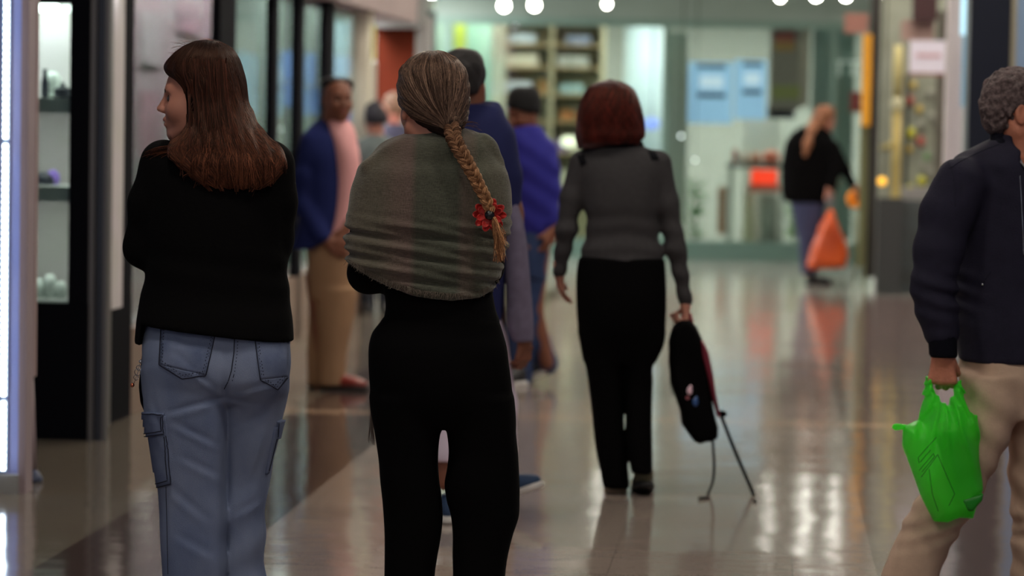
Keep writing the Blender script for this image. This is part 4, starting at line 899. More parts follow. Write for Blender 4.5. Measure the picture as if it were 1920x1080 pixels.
def post(F, X, Y, Z):
    zz = Z; g = np.exp(-((X - cx - .02 * np.clip(zz - zc, 0, .2)) / .010) ** 2) * np.clip((p.L(0, 690).z - Z) * 12 + .3, .25, 1.4) * .012 * (Y < 0) * np.clip((Z - zc) * 25 + .6, .38, 1)
    w = .0030 * np.sin(70 * (Z + .45 * np.abs(X - cx)) + 3 * sn(X, Y, Z, 9, 1)) * np.clip(sn(X, Y, Z, 7, 3), 0, 1) + .0034 * sn(X, Y, Z * 1.3, 22, 4) + .0040 * np.sin(46 * (Z - .55 * np.abs(X - cx)) + 2.5 * sn(X, Y, Z, 6, 2)) * np.clip(sn(X, Y, Z, 5, 6), 0, 1)
    # creases under the seat
    s_ = .006 * np.exp(-((Z - (p.L(0, 738).z + .25 * (X - cx) * (X < cx) - .2 * (X - cx) * (X > cx))) / .008) ** 2) * np.exp(-((X - cx) / .07) ** 2)
    cr = 0
    for (x0, y0, x1, y1, dd, ww) in CRE:
        A, B = p.L(x0, y0), p.L(x1, y1); ex, ez = B.x - A.x, B.z - A.z; l2_ = ex * ex + ez * ez
        t = ((X - A.x) * ex + (Z - A.z) * ez) / l2_; tc_ = np.clip(t, 0, 1); ds = np.sqrt((X - A.x - tc_ * ex) ** 2 + (Z - A.z - tc_ * ez) ** 2); sg_ = ((X - A.x) * ez - (Z - A.z) * ex) / math.sqrt(l2_)
        cr = cr + (dd * np.exp(-(ds / ww) ** 2) - .8 * dd * np.exp(-((ds - 1.9 * ww) / ww) ** 2) * (sg_ > 0)) * np.sin(math.pi * np.clip(t * .8 + .1, 0, 1))
    return F + g + w + s_ + cr * (Y < .03)
V.post = post; jeans = V.build('jeans', DENIM, p.root, .0068); bv = bvh_of(jeans)
pk = [('back_pocket', [(303, 608), (405, 624), (386, 704), (300, 684)], [(303, 606), (299, 684), (342, 710), (386, 704), (405, 622)]),
      ('back_pocket', [(478, 632), (540, 640), (539, 706), (488, 712)], [(477, 632), (488, 712), (520, 730), (540, 706)])]
for nm, q, ol in pk:
    o = patch(p, bv, nm, q, DENIMD, jeans, .0022)
    o2 = patch(p, bv, 'pocket_point', [q[3], q[2], (ol[2][0] + 1, ol[2][1]), (ol[2][0] - 1, ol[2][1])] if nm else q, DENIMD, jeans, .0022, 8, 8)
mb = MB()
for nm, q, ol in pk:
    seam(mb, p, bv, ol, .0013, .0028)
    cxp = sum(a[0] for a in ol) / len(ol); cyp = min(a[1] for a in ol); i1 = [(a[0] + (6 if a[0] < cxp else -6) * (1 if abs(a[0] - cxp) > 12 else 0), a[1] - (7 if a[1] > cyp + 50 else 0)) for a in ol]
    seam(mb, p, bv, i1, .0011, .003, (4, 2.5)); seam(mb, p, bv, [(a * .45 + c * .55, b * .45 + d * .55) for (a, b), (c, d) in zip(ol, i1)], .0007, .003, (4, 3))
seam(mb, p, bv, [(440, 628), (439, 660), (434, 695), (428, 716), (420, 730)], .0012, .003); seam(mb, p, bv, [(446, 630), (445, 660), (440, 697), (434, 720)], .0010, .003, (4, 2))
seam(mb, p, bv, [(312, 912), (314, 980), (316, 1078)], .0008, .0025)
mb.build('stitching', THREAD, jeans)
def cargo(flap, pocket, ol):
    o = patch(p, bv, 'cargo_pocket', pocket, DENIMD, jeans, .006); mb = MB()
    f = patch(p, bv, 'pocket_flap', flap, DENIMD, jeans, .010)
    for lo_, hi_ in ((0, 813), (813, 2000)):
        mb = MB()
        for l in ol:
            if lo_ <= l[0][1] < hi_: seam(mb, p, bv, l, .0012, .0115 if l[0][1] < 813 and len(ol) > 2 and l[0][0] < 312 else .0075)
        if mb.v: mb.build('stitching', THREAD, jeans)
cargo([(272, 772), (308, 774), (310, 814), (271, 820)], [(275, 780), (312, 780), (322, 908), (295, 914)],
      [[(273, 775), (308, 777)], [(308, 777), (310, 812), (272, 818)], [(305, 780), (306, 807), (273, 812)], [(313, 816), (322, 906), (296, 914)], [(308, 818), (316, 900), (294, 907)]])
cargo([(519, 790), (529, 786), (527, 818), (517, 822)], [(514, 800), (524, 800), (502, 886), (497, 890)], [[(519, 792), (517, 820)], [(515, 822), (500, 884)]])
shoe(p, p.L(365, 1222, -.10) * 1.0 - Vector((0, 0, p.L(365, 1222, -.10).z)), (-.1, 1, 0), (0, 0, 1), mat('white_sneaker', (190, 188, 184), .6), WHITE, .25)
shoe(p, p.L(462, 1222, -.07) - Vector((0, 0, p.L(462, 1222, -.07).z)), (.1, 1, 0), (0, 0, 1), mat('white_sneaker2', (190, 188, 184), .6), WHITE, .25)
# hip bag with trinkets
bag = empty('hip_bag', p.o + p.L(268, 700, .02), 'small black bag with dangling trinkets at the left hip of the woman in cargo jeans', 'bag'); q0 = bag.location - p.o
V = Vol(); T = [(p.L(a, b_).x - q0.x, p.L(a, b_).z - q0.z) for a, b_ in [(272, 636), (266, 660), (262, 690), (259, 725), (262, 755), (270, 774), (282, 776), (284, 700), (282, 636)]]
V.poly(T, .0, .05, .02, 0); V.build('pouch', BLKP, bag, .006)
b = MB(); ring = lambda cx_, cy_, r, dy=-.05: [p.L(cx_, cy_, dy) - q0 + Vector((r * math.cos(a), .004 * math.sin(a * 2), r * 1.2 * math.sin(a))) for a in np.linspace(0, 2 * math.pi, 18)]
for cx_, cy_, r in ((258, 698, .008), (260, 690, .006), (255, 708, .006)): b.tube(ring(cx_, cy_, r), .0011, 6, False)
b.tube([p.L(262, 682, -.05) - q0, p.L(258, 700, -.05) - q0, p.L(250, 722, -.05) - q0], .0009, 6)
b.build('chain', STEEL, bag)
for cx_, cy_, r, m in ((248, 722, .0062, COPPER), (264, 678, .0055, STEEL)):
    b = MB(); q = p.L(cx_, cy_, -.05) - q0; b.lathe(tuple(q), [(max(1e-3, r * math.sin(t)), -r * math.cos(t)) for t in np.linspace(.05, 3.09, 9)], 12); b.build('charm', m, bag)

# ------------------------------------------------------------------ woman with the braid and shawl
p = W2 = Person(835, 8.1, 'woman with a long braid and red flower, grey shawl over black clothes, seen from behind')
V = Vol(); hc = p.L(806, 196, 0); TW2 = head(V, hc, 22, -6, 1.0)
CH(p, V, [(806, 225, .0, .05), (808, 262, 0, .055), (812, 300, 0, .07)], .03)
ST(p, V, [(290, 705, 905, 0, .08), (340, 690, 920, 0, .10), (450, 710, 900, 0, .09), (560, 735, 915, 0, .085), (680, 715, 940, 0, .10), (760, 720, 940, 0, .09)], .03)
CH(p, V, [(735, 322, 0, .036), (696, 490, .03, .032), (780, 470, .17, .028), (812, 466, .2, .024)]); CH(p, V, [(900, 312, 0, .04), (905, 490, .03, .034), (850, 470, .17, .028)])
CH(p, V, [(765, 760, 0, .06), (775, 960, 0, .045), (775, 1180, 0, .035)]); CH(p, V, [(900, 760, .0, .06), (905, 960, 0, .045), (895, 1180, 0, .035)])
hand(V, p.L(812, 466, .2), (1, .1, .15), (0, -1, 0), (0, 0, 1)); hand(V, p.L(850, 468, .19), (-1, .1, .1), (0, -1, 0), (0, 0, 1))
V.fine = [((hc.x - .11, hc.y - .11, hc.z - .14), (hc.x + .11, hc.y + .11, hc.z + .02), .004)]
V.build('body', SKIN, p.root, .011); face_bits(p, TW2)
# hair drawn back to a low tie
V = Vol(); hr2 = [(95, 811, 821, 0, .010), (96, 804, 827, 0, .022), (98, 796, 834, 0, .036), (102, 785, 843, 0, .050), (108, 774, 853, 0, .064), (117, 762, 864, 0, .077), (132, 751, 873, 0, .09), (150, 747, 878, -.002, .098), (172, 746, 880, -.004, .100), (192, 748, 880, -.006, .099), (208, 756, 878, -.008, .095), (222, 768, 876, -.012, .085), (236, 784, 872, -.02, .07), (248, 806, 866, -.035, .05), (258, 828, 860, -.05, .03)]
fy = .012
ST(p, V, hr2, .012, 2.15, .001)
V.cap(p.L(846, 236, -.08), p.L(856, 262, -.105), .020, .017, .02)
E0 = np.array(p.L(850, 246, -.098)); cxy = np.array(p.L(812, 176, 0)); rad = np.array([.0985, .104, .117])
def hp2(F, X, Y, Z):
    d = np.sqrt((X - E0[0]) ** 2 + (Y - E0[1]) ** 2 + (Z - E0[2]) ** 2); th = np.arctan2(X - E0[0], Z - E0[2])
    return F + .0020 * np.sin(34 * th + 2 * np.sin(20 * d)) * np.clip(d * 14, 0, 1) + .0010 * np.sin(83 * th + 5) * np.clip(d * 14, 0, 1)
V.post = hp2
HB2 = mat('dark_brown_hair', (50, 38, 33), .8, spec=.1, rgb2=(36, 27, 25), vscale=40, bump=.3, bscale=90)
hair2 = V.build('hair', HB2, p.root, .0042); bv2 = bvh_of(hair2)
L = []; K = 22; cols = []
za, ca, aa, ya, ba = [np.array(q)[::-1] for q in p.rows(hr2)]
def onstack(f, z):
    c, s = math.cos(f), math.sin(f); k_ = (abs(c) ** 2.15 + abs(s) ** 2.15) ** (-1 / 2.15)
    return np.array([hermite(za, ca, z) + (hermite(za, aa, z) + .0018) * c * k_, hermite(za, ya, z) + (hermite(za, ba, z) + .0018) * s * k_, z + .004 * min(1, max(0, (z - ztop_) / .02))])
ztop_ = p.L(0, 116).z; fE = math.atan2(-.9, .30); zE = p.L(850, 243).z
for i in range(2300):
    if rng.random() < .6: f = R(rng.uniform(168, 375)); z = p.L(0, 95.2 + 12 * rng.random() ** 2.5).z
    else: f = R(rng.choice([rng.uniform(165, 200), rng.uniform(340, 385)])); z = p.L(0, rng.uniform(115, 205)).z
    pts = []; bulge = rng.normal() * .10
    for t in np.linspace(0, 1, K):
        tt = t ** 1.25; ff = f + (2 * math.pi + fE - f) * (t ** 2.1) + bulge * math.sin(math.pi * t); zz = z + (zE - z) * tt
        pts.append(onstack(ff, zz) + rng.normal(size=3) * .0002)
    L.append(pts)
tubes('hair_strands', cling(L, bv2), rng.uniform(.0005, .0011, len(L)), .0007, HAIRCOL, hair2, hairmix((34, 25, 23), (140, 112, 96), len(L)))
L = []
for i in range(14):
    a = p.L(866 + rng.uniform(-4, 6), 232 + rng.uniform(-8, 8), -.06); c_ = a + Vector((rng.uniform(.02, .05), -.01, rng.uniform(-.02, .012))); m_ = (a + c_) / 2 + Vector((0, 0, .008)); u = np.linspace(0, 1, 10)[:, None]
    L.append((1 - u) ** 2 * np.array(a) + 2 * u * (1 - u) * np.array(m_) + u * u * np.array(c_))
tubes('flyaway_hairs', L, .0004, .0003, HAIRCOL, hair2, hairmix((60, 40, 34), (120, 90, 70), len(L)))
# braid: three plaited locks
path = [p.L(*q) for q in [(848, 238, -.10), (850, 256, -.125), (860, 278, -.150), (874, 302, -.160), (888, 328, -.162), (902, 356, -.160), (914, 380, -.158), (920, 400, -.156)]]
pn = np.array([list(q) for q in path]); s = np.concatenate([[0], np.cumsum(np.linalg.norm(np.diff(pn, axis=0), axis=1))]); Lb = s[-1]
def bp(t): return np.array([hermite(s, pn[:, i], np.array(t * Lb)) for i in range(3)]).T
nper = 5.2; L = []; C = []; core = MB()
for j in range(3):
    ph0 = j * 2 * math.pi / 3; tt = np.linspace(0, 1, 120); ctr = bp(tt); tg = np.gradient(ctr, axis=0); tg /= np.linalg.norm(tg, axis=1)[:, None]
    yv = np.array([0, 1.0, 0]); sdv = np.cross(tg, yv); sdv /= np.linalg.norm(sdv, axis=1)[:, None]; nv = np.cross(sdv, tg); w = (.0135 * (1 - tt) + .0085 * tt)
    th = 2 * math.pi * nper * tt + ph0; lat = np.sin(th)[:, None] * w[:, None]; dep = np.sin(2 * th)[:, None] * w[:, None] * .62
    lock = ctr + sdv * lat + nv * dep; rl = .0105 * (1 - tt) + .0068 * tt
    core.tube([Vector(q) for q in lock], list(rl * .9), 10)
    tg2 = np.gradient(lock, axis=0); tg2 /= np.linalg.norm(tg2, axis=1)[:, None]; n1 = np.cross(tg2, [0, 1, 0.01]); n1 /= np.linalg.norm(n1, axis=1)[:, None]; n2 = np.cross(tg2, n1)
    for q in range(46):
        a = rng.uniform(0, 6.28) + tt * rng.uniform(-1, 1); rr_ = rl * rng.uniform(.86, 1.05); L.append(lock + (n1 * np.cos(a)[:, None] + n2 * np.sin(a)[:, None]) * rr_[:, None])
        w_ = rng.random() ** 1.3; ta = tt[:, None]; dk = np.array(srgb(66, 46, 36)); d2 = np.array(srgb(130, 88, 60)); l1 = np.array(srgb(150, 112, 88)); l2 = np.array(srgb(222, 168, 122))
        C.append((dk * (1 - w_) + l1 * w_) * (1 - ta) + (d2 * (1 - w_) + l2 * w_) * ta)
braid = core.build('braid', mat('braid_core', (112, 76, 54), .5, spec=.2), p.root)
tubes('braid_strands', L, .0008, .0007, HAIRCOL, braid, np.array(C))
L = []; C = []
for i in range(300):
    a = rng.normal() * .006; a0 = np.array(p.L(925, 408, -.162)); e = np.array(p.L(938 + rng.normal() * 5.5, 455 + rng.uniform(-22, 38), -.162 + rng.normal() * .006)); m_ = np.array(p.L(934 + rng.normal() * 7, 432, -.164 + rng.normal() * .008)); u = np.linspace(0, 1, 14)[:, None]
    L.append((1 - u) ** 2 * (a0 + rng.normal(size=3) * .002) + 2 * u * (1 - u) * m_ + u * u * e)
tubes('braid_tail', L, .0010, .0005, HAIRCOL, hair2, hairmix((120, 80, 56), (232, 172, 124), len(L)))
# red flower hair tie
FR = mat('red_satin', (196, 28, 22), .55, rgb2=(150, 18, 16), vscale=60, sheen=.3)
fc = p.L(918, 403, -.150)
fm = MB(); fm.lathe((0, 0, 0), [(.004, -.008), (.012, -.004), (.0135, .0), (.011, .006), (.003, .008)], 18); fm.v = [(x + fc.x, z_ + fc.y - .014, y_ + fc.z) for x, y_, z_ in fm.v]; fl = fm.build('hair_flower', mat('black_satin', (10, 9, 14), .3), p.root)
for ring_, (cnt, r0, r1, dy) in enumerate(((10, .012, .046, .004), (8, .010, .036, -.004))):
    for i in range(cnt):
        a = 2 * math.pi * i / cnt + ring_ * .35 + rng.normal() * .05; V_ = []; F_ = []; nu, nv = 7, 7
        for iu in range(nu):
            for iv in range(nv):
                u = iu / (nu - 1); v = iv / (nv - 1) * 2 - 1; rr_ = r0 + (r1 - r0) * u; wd = .0115 * math.sin(math.pi * (.12 + .76 * u)) ** .6 * (1 - .15 * (ring_)); x = rr_; y = v * wd; rr2 = x * (1 - .08 * v * v * u)
                V_.append(Vector((fc.x + rr2 * math.cos(a) - y * math.sin(a), fc.y + dy - .010 * u * u - .004 * (v * v) * u + .002 * math.sin(6 * u + i), fc.z + rr2 * math.sin(a) + y * math.cos(a))))
        for iu in range(nu - 1):
            for iv in range(nv - 1): k_ = iu * nv + iv; F_.append((k_, k_ + 1, k_ + nv + 1, k_ + nv))
        m2 = MB(); m2.add(V_, F_, True); o = m2.build('petal', FR, fl); sm_ = o.modifiers.new('s', 'SOLIDIFY'); sm_.thickness = .0012
b = MB(); b.tube([p.L(761, 232, -.02) + Vector((.006 * math.cos(a), 0, .007 * math.sin(a))) for a in np.linspace(0, 6.28, 16)], .0012, 6, False); b.build('earring', GOLD, p.root)
# shawl
def shawl_mat():
    m = mat('grey_shawl', (80, 78, 68), .95, spec=.08, sheen=.35); nt = m.node_tree; N = nt.nodes; Lk = nt.links; bs = N['Principled BSDF']
    tc = N.new('ShaderNodeTexCoord'); sx = N.new('ShaderNodeSeparateXYZ'); Lk.new(tc.outputs['Object'], sx.inputs[0]); mr = N.new('ShaderNodeMapRange'); mr.inputs[1].default_value = -.28; mr.inputs[2].default_value = .20; Lk.new(sx.outputs[0], mr.inputs[0])
    r = N.new('ShaderNodeValToRGB'); r.color_ramp.interpolation = 'LINEAR'; el = r.color_ramp.elements
    st = [(0, (104, 96, 84)), (.20, (96, 90, 79)), (.30, (104, 90, 82)), (.38, (104, 88, 82)), (.42, (80, 80, 70)), (.64, (78, 80, 70)), (.68, (98, 88, 80)), (.73, (96, 88, 78)), (.76, (88, 88, 76)), (1, (108, 102, 90))]
    el[0].position = 0; el[0].color = srgb(*st[0][1]); el[1].position = 1; el[1].color = srgb(*st[-1][1])
    for q, c in st[1:-1]: e = el.new(q); e.color = srgb(*c)
    Lk.new(mr.outputs[0], r.inputs[0])
    def wv(vec, sc_):
        mp = N.new('ShaderNodeMapping'); mp.inputs['Scale'].default_value = vec; Lk.new(tc.outputs['Object'], mp.inputs[0]); n = N.new('ShaderNodeTexNoise'); n.inputs['Scale'].default_value = sc_; n.inputs['Detail'].default_value = 2; Lk.new(mp.outputs[0], n.inputs['Vector']); return n.outputs[0]
    a, b_ = wv((9, 9, .7), 90), wv((.7, .7, 9), 90); mu = N.new('ShaderNodeMath'); mu.operation = 'ADD'; Lk.new(a, mu.inputs[0]); Lk.new(b_, mu.inputs[1])
    mr2 = N.new('ShaderNodeMapRange'); mr2.inputs[1].default_value = .7; mr2.inputs[2].default_value = 1.3; mr2.inputs[3].default_value = .52; mr2.inputs[4].default_value = 1.2; Lk.new(mu.outputs[0], mr2.inputs[0])
    vm = N.new('ShaderNodeVectorMath'); vm.operation = 'SCALE'; Lk.new(r.outputs[0], vm.inputs[0]); Lk.new(mr2.outputs[0], vm.inputs['Scale']); Lk.new(vm.outputs[0], bs.inputs['Base Color'])
    bp_ = N.new('ShaderNodeBump'); bp_.inputs['Strength'].default_value = .5; bp_.inputs['Distance'].default_value = .003; Lk.new(mu.outputs[0], bp_.inputs['Height']); Lk.new(bp_.outputs[0], bs.inputs['Normal']); return m
V = Vol(); ST(p, V, [(238, 800, 872, 0, .05), (246, 775, 893, 0, .06), (254, 752, 912, 0, .07), (262, 734, 920, 0, .08), (274, 712, 929, 0, .095), (290, 692, 938, 0, .108), (305, 680, 945, 0, .115), (325, 670, 950, -.005, .125), (350, 662, 954, -.005, .13), (385, 655, 956, -.005, .135), (420, 651, 956, -.005, .138), (450, 649, 953, 0, .138), (480, 649, 947, 0, .14), (500, 652, 943, 0, .138), (530, 668, 936, 0, .135), (556, 715, 926, 0, .13), (570, 735, 915, 0, .12)], .012, 2.25, .006)
V.cap(p.L(908, 258, -.03), p.L(938, 300, -.02), .010, .012, .02); V.cap(p.L(760, 268, -.06), p.L(690, 310, -.05), .012, .014, .03)
sX = p.L(650, 400).x; sXr = p.L(957, 400).x
xs_ = [p.L(a, 500).x for a in (640, 655, 690, 730, 790, 850, 900, 930, 945, 965)]; zs_ = [p.L(800, b_).z for b_ in (484, 494, 514, 534, 552, 558, 553, 536, 505, 480)]
def post(F, X, Y, Z):
    u = (X - sX) / (sXr - sX); fr = .0012 * sn(X, Y, Z, 150, 2)
    warp = Z + .050 * u + .012 * np.sin(3.2 * u + 1.2) + .004 * sn(X, Y, Z, 12, 1); low = np.clip((p.L(0, 395).z - Z) / .05, 0, 1); hi = np.clip((Z - p.L(0, 330).z) / .05, 0, 1)
    zig = np.sin(105 * warp + 1.5 * sn(X * .5, Y, Z * .3, 8, 2)); f1 = -.0065 * np.abs(np.clip(zig, -1, 1)) ** 2.2 * np.sign(zig) * low * (1 + .35 * sn(X, Y, Z * .2, 9, 5))
    f3 = -.0042 * np.sin(200 * (Z + .075 * u) + 2 * sn(X * .4, Y, Z * .4, 10, 3)) * low
    f2 = .0045 * np.sin(62 * (Z - .05 * np.abs(u - .55)) + 1.0 * sn(X * .5, Y, Z, 7, 4)) * hi
    f4 = .0022 * sn(X, Y, Z, 28, 6) + .0014 * sn(X * .5, Y, Z * 1.6, 60, 2)
    return smax(F + f1 + f2 + f3 + f4, np.interp(np.broadcast_to(X, X.shape), xs_, zs_) + fr - Z, .004)
V.post = post; shawl = V.build('shawl', shawl_mat(), p.root, .0058); bvs = bvh_of(shawl)
# frayed hem
L = []
for i in range(420):
    px = rng.uniform(652, 938); z = np.interp(p.L(px, 500).x, xs_, zs_); base = p.L(px, 500); h = None
    py = 228 + (CAMZ - z) / 8.1 * FPX; h = hit(p, bvs, px, np.interp(px, (640, 655, 690, 730, 790, 850, 900, 930, 945), (484, 494, 514, 534, 552, 558, 553, 536, 505)) - 6)
    if h is None: continue
    q = np.array(h[0]) + np.array([0, -.002, .002]); e = q + np.array([rng.normal() * .006, -.002 + rng.normal() * .002, -.008 - rng.random() * .012]); m_ = (q + e) / 2 + rng.normal(size=3) * .003; u = np.linspace(0, 1, 6)[:, None]
    L.append((1 - u) ** 2 * q + 2 * u * (1 - u) * m_ + u * u * e)
tubes('frayed_hem', L, .0005, .0004, mat('fringe_thread', (98, 88, 78), .9), shawl)
# dangling fringe at the hip
L = []
for i in range(26):
    q = np.array(p.L(697 + rng.normal() * 2.2, 745, .02)); e = np.array(p.L(696 + rng.normal() * 3.5, 825 + rng.normal() * 6, .02)); u = np.linspace(0, 1, 8)[:, None]; L.append(q * (1 - u) + e * u + np.sin(u * 6 + i) * np.array([.001, 0, 0]))
tubes('fringe', L, .0006, .0005, mat('fringe_thread2', (70, 58, 52), .9), shawl)
# black top and wide trousers
V = Vol(); ST(p, V, [(430, 690, 925, 0, .10), (500, 700, 920, 0, .10), (560, 722, 926, 0, .105), (580, 723, 930, 0, .108), (600, 720, 937, 0, .112), (612, 722, 938, 0, .112)], .02)
CH(p, V, [(722, 345, 0, .045), (692, 440, .02, .044), (690, 512, .03, .0495), (780, 480, .13, .042), (820, 470, .18, .034)], .035); CH(p, V, [(905, 330, 0, .05), (910, 500, .03, .045), (850, 470, .16, .038)], .03)
V.build('top', BLK, p.root, .008)
V = Vol(); ST(p, V, [(590, 722, 936, 0, .108), (605, 715, 940, 0, .112), (625, 700, 946, 0, .12), (645, 693, 951, -.005, .13), (680, 690, 955, -.01, .135), (720, 692, 960, -.01, .135), (770, 697, 963, 0, .125), (800, 705, 960, 0, .10)], .02, 2.3, .02)
ST(p, V, [(740, 694, 836, 0, .125), (790, 699, 832, 0, .115), (820, 703, 825, 0, .108), (860, 708, 822, 0, .1), (900, 711, 824, 0, .098), (940, 716, 829, 0, .096), (970, 719, 830, 0, .096), (1000, 721, 827, 0, .096), (1040, 722, 820, 0, .096), (1080, 722, 814, 0, .096), (1212, 720, 812, 0, .10)], .012, 2.4)
ST(p, V, [(740, 828, 962, 0, .125), (785, 831, 965, 0, .115), (815, 838, 966, 0, .108), (850, 841, 969, 0, .1), (880, 838, 971, 0, .1), (905, 834, 973, 0, .1), (940, 838, 974, 0, .098), (965, 845, 973, 0, .096), (1000, 849, 962, 0, .094), (1040, 849, 953, 0, .092), (1080, 850, 948, 0, .092), (1212, 850, 944, 0, .096)], .012, 2.4)
V.post = lambda F, X, Y, Z: F + .0025 * sn(X, Y, Z, 16, 3) + .0015 * sn(X, Y, Z, 34, 5)
V.build('trousers', BLKP, p.root, .008)
for px, fx in ((768, -.12), (896, .1)):
    q = p.L(px, 1222, -.10); q.z = 0; shoe(p, q, (fx, 1, 0), (0, 0, 1), SHOEB, SOLEB, .25)

# ------------------------------------------------------------------ red-haired woman walking away with a backpack
p = W3 = Person(1170, 11.75, 'red-haired woman in grey sweater and black trousers walking away, holding a backpack')
V = Vol(); hc = p.L(1146, 216, 0); head(V, hc, 4, 0, .98, detail=False)
CH(p, V, [(1148, 240, 0, .05), (1152, 285, 0, .06)], .03)
ST(p, V, [(280, 1110, 1205, 0, .06), (320, 1108, 1220, 0, .07), (430, 1115, 1220, 0, .07), (520, 1092, 1235, 0, .09), (600, 1095, 1235, 0, .09)], .03)
CH(p, V, [(1090, 312, 0, .03), (1072, 370, 0, .028), (1062, 430, .0, .026), (1050, 500, .03, .021)]); CH(p, V, [(1234, 312, 0, .03), (1251, 380, 0, .028), (1267, 460, 0, .026), (1284, 560, .02, .021)])
CH(p, V, [(1125, 600, 0, .07), (1140, 760, 0, .05), (1152, 900, 0, .035)]); CH(p, V, [(1200, 600, 0, .055), (1196, 760, -.01, .035), (1203, 880, -.06, .03)])
w1_, w2_ = p.L(1048, 508, .035), p.L(1285, 566, .02)
hand(V, w1_, (.10, .25, -.95), (1, .3, .1), (-.2, .9, .2), (.3, .4, .3), .85, thumb=(.3, .3)); hand(V, w2_, (.05, 0, -1), (-1, .2, 0), (0, 1, 0), (1.2, 1.4, .9), .85)
V.fine = [((w1_.x - .08, -.06, w1_.z - .15), (w1_.x + .08, .16, w1_.z + .02), .005), ((w2_.x - .08, -.1, w2_.z - .13), (w2_.x + .06, .12, w2_.z + .02), .005)]
V.build('body', SKIN, p.root, .014)
hr3 = [(151, 1140, 1152, 0, .012), (153, 1130, 1162, 0, .03), (157, 1120, 1171, 0, .05), (164, 1108, 1182, 0, .07), (178, 1098, 1191, 0, .09), (198, 1090, 1198, 0, .104), (218, 1085, 1203, 0, .108), (240, 1083, 1206, 0, .108), (256, 1083, 1205, -.005, .105), (266, 1085, 1196, -.01, .095), (276, 1086, 1130, -.01, .07)]
V = Vol(); ST(p, V, hr3, .01, 2.15, .002)
V.post = lambda F, X, Y, Z: F + .007 * sn(X, Y, Z * .7, 30, 2) + .004 * sn(X, Y, Z * .6, 62, 5)
hair3 = V.build('hair', mat('dark_red_hair', (74, 27, 24), .5, rgb2=(36, 15, 16), vscale=22, bump=.5, bscale=60, spec=.5), p.root, .006)
strands(p, hr3[:-1], 1300, (160, 380), p.L(0, 151.5).z, lambda f: p.L(0, 258).z, 'hair_strands', HAIRCOL, hair3, hairmix((34, 14, 15), (118, 44, 36), 1300), r=(.0013, .0009), wav=.03, off=.003)
b = MB(); b.tube([p.L(1103, 268, -.07) + Vector((.007 * math.cos(a), 0, .008 * math.sin(a))) for a in np.linspace(0, 6.28, 12)], .0018, 6, False); b.build('earring', STEEL, p.root)
V = Vol(); ST(p, V, [(272, 1112, 1208, 0, .06), (280, 1098, 1222, 0, .08), (292, 1085, 1240, 0, .09), (310, 1080, 1246, 0, .10), (345, 1086, 1240, 0, .11), (380, 1092, 1235, 0, .11), (430, 1099, 1233, 0, .10), (460, 1093, 1239, 0, .105), (493, 1087, 1247, 0, .115)], .02)
CH(p, V, [(1090, 306, 0, .050), (1072, 370, .0, .044), (1062, 430, .0, .041), (1049, 508, .03, .029)], .025); CH(p, V, [(1234, 306, 0, .052), (1251, 380, 0, .044), (1267, 460, 0, .038), (1285, 566, .02, .029)], .025)
V.post = lambda F, X, Y, Z: F + .003 * np.sin(75 * Z + 10 * np.abs(X)) * np.clip((p.L(0, 380).z - Z) * 12, 0, 1) + .002 * sn(X, Y, Z, 25, 3)
sw = V.build('sweater', GREYKNIT, p.root, .009)
V = Vol(); ST(p, V, [(260, 1112, 1202, 0, .062), (272, 1108, 1208, 0, .07), (284, 1104, 1212, 0, .075)], .01); V.build('collar', DARKKNIT, sw, .008)
bv3 = bvh_of(sw)
for q in ([(1082, 292), (1096, 290), (1100, 306), (1090, 312)], [(1214, 282), (1228, 284), (1236, 300), (1222, 300)]): patch(p, bv3, 'shoulder_patch', q, DARKKNIT, sw, .004, 6, 6)
V = Vol(); ST(p, V, [(482, 1086, 1246, 0, .11), (510, 1081, 1249, 0, .12), (560, 1079, 1250, -.01, .13), (610, 1082, 1247, -.01, .13), (650, 1088, 1240, 0, .12), (680, 1092, 1228, 0, .10)], .02, 2.3, .015)
ST(p, V, [(620, 1083, 1172, 0, .115), (670, 1094, 1170, 0, .105), (720, 1102, 1168, 0, .095), (780, 1110, 1168, 0, .09), (850, 1119, 1174, 0, .085), (890, 1127, 1178, 0, .082), (914, 1130, 1181, 0, .082)], .012, 2.3)
ST(p, V, [(620, 1165, 1246, 0, .115), (650, 1165, 1240, 0, .105), (672, 1165, 1226, 0, .10), (720, 1166, 1224, 0, .09), (780, 1172, 1223, -.02, .085), (840, 1177, 1223, -.05, .08), (886, 1184, 1223, -.07, .078)], .012, 2.3)
V.post = lambda F, X, Y, Z: F + .003 * sn(X, Y, Z, 16, 3)
V.build('trousers', BLKP, p.root, .010)
q = p.L(1156, 938, -.02); q.z = 0; shoe(p, q, (0, 1, 0), (0, 0, 1), SHOEB, TANSOLE, .25, W=1.15)
q = p.L(1208, 926, -.12); q.z = max(q.z, .02); shoe(p, q + Vector((0, 0, .02)), (0, .93, -.2), (0, .2, .93), OLIVE, SOLEB, .25, W=1.1)
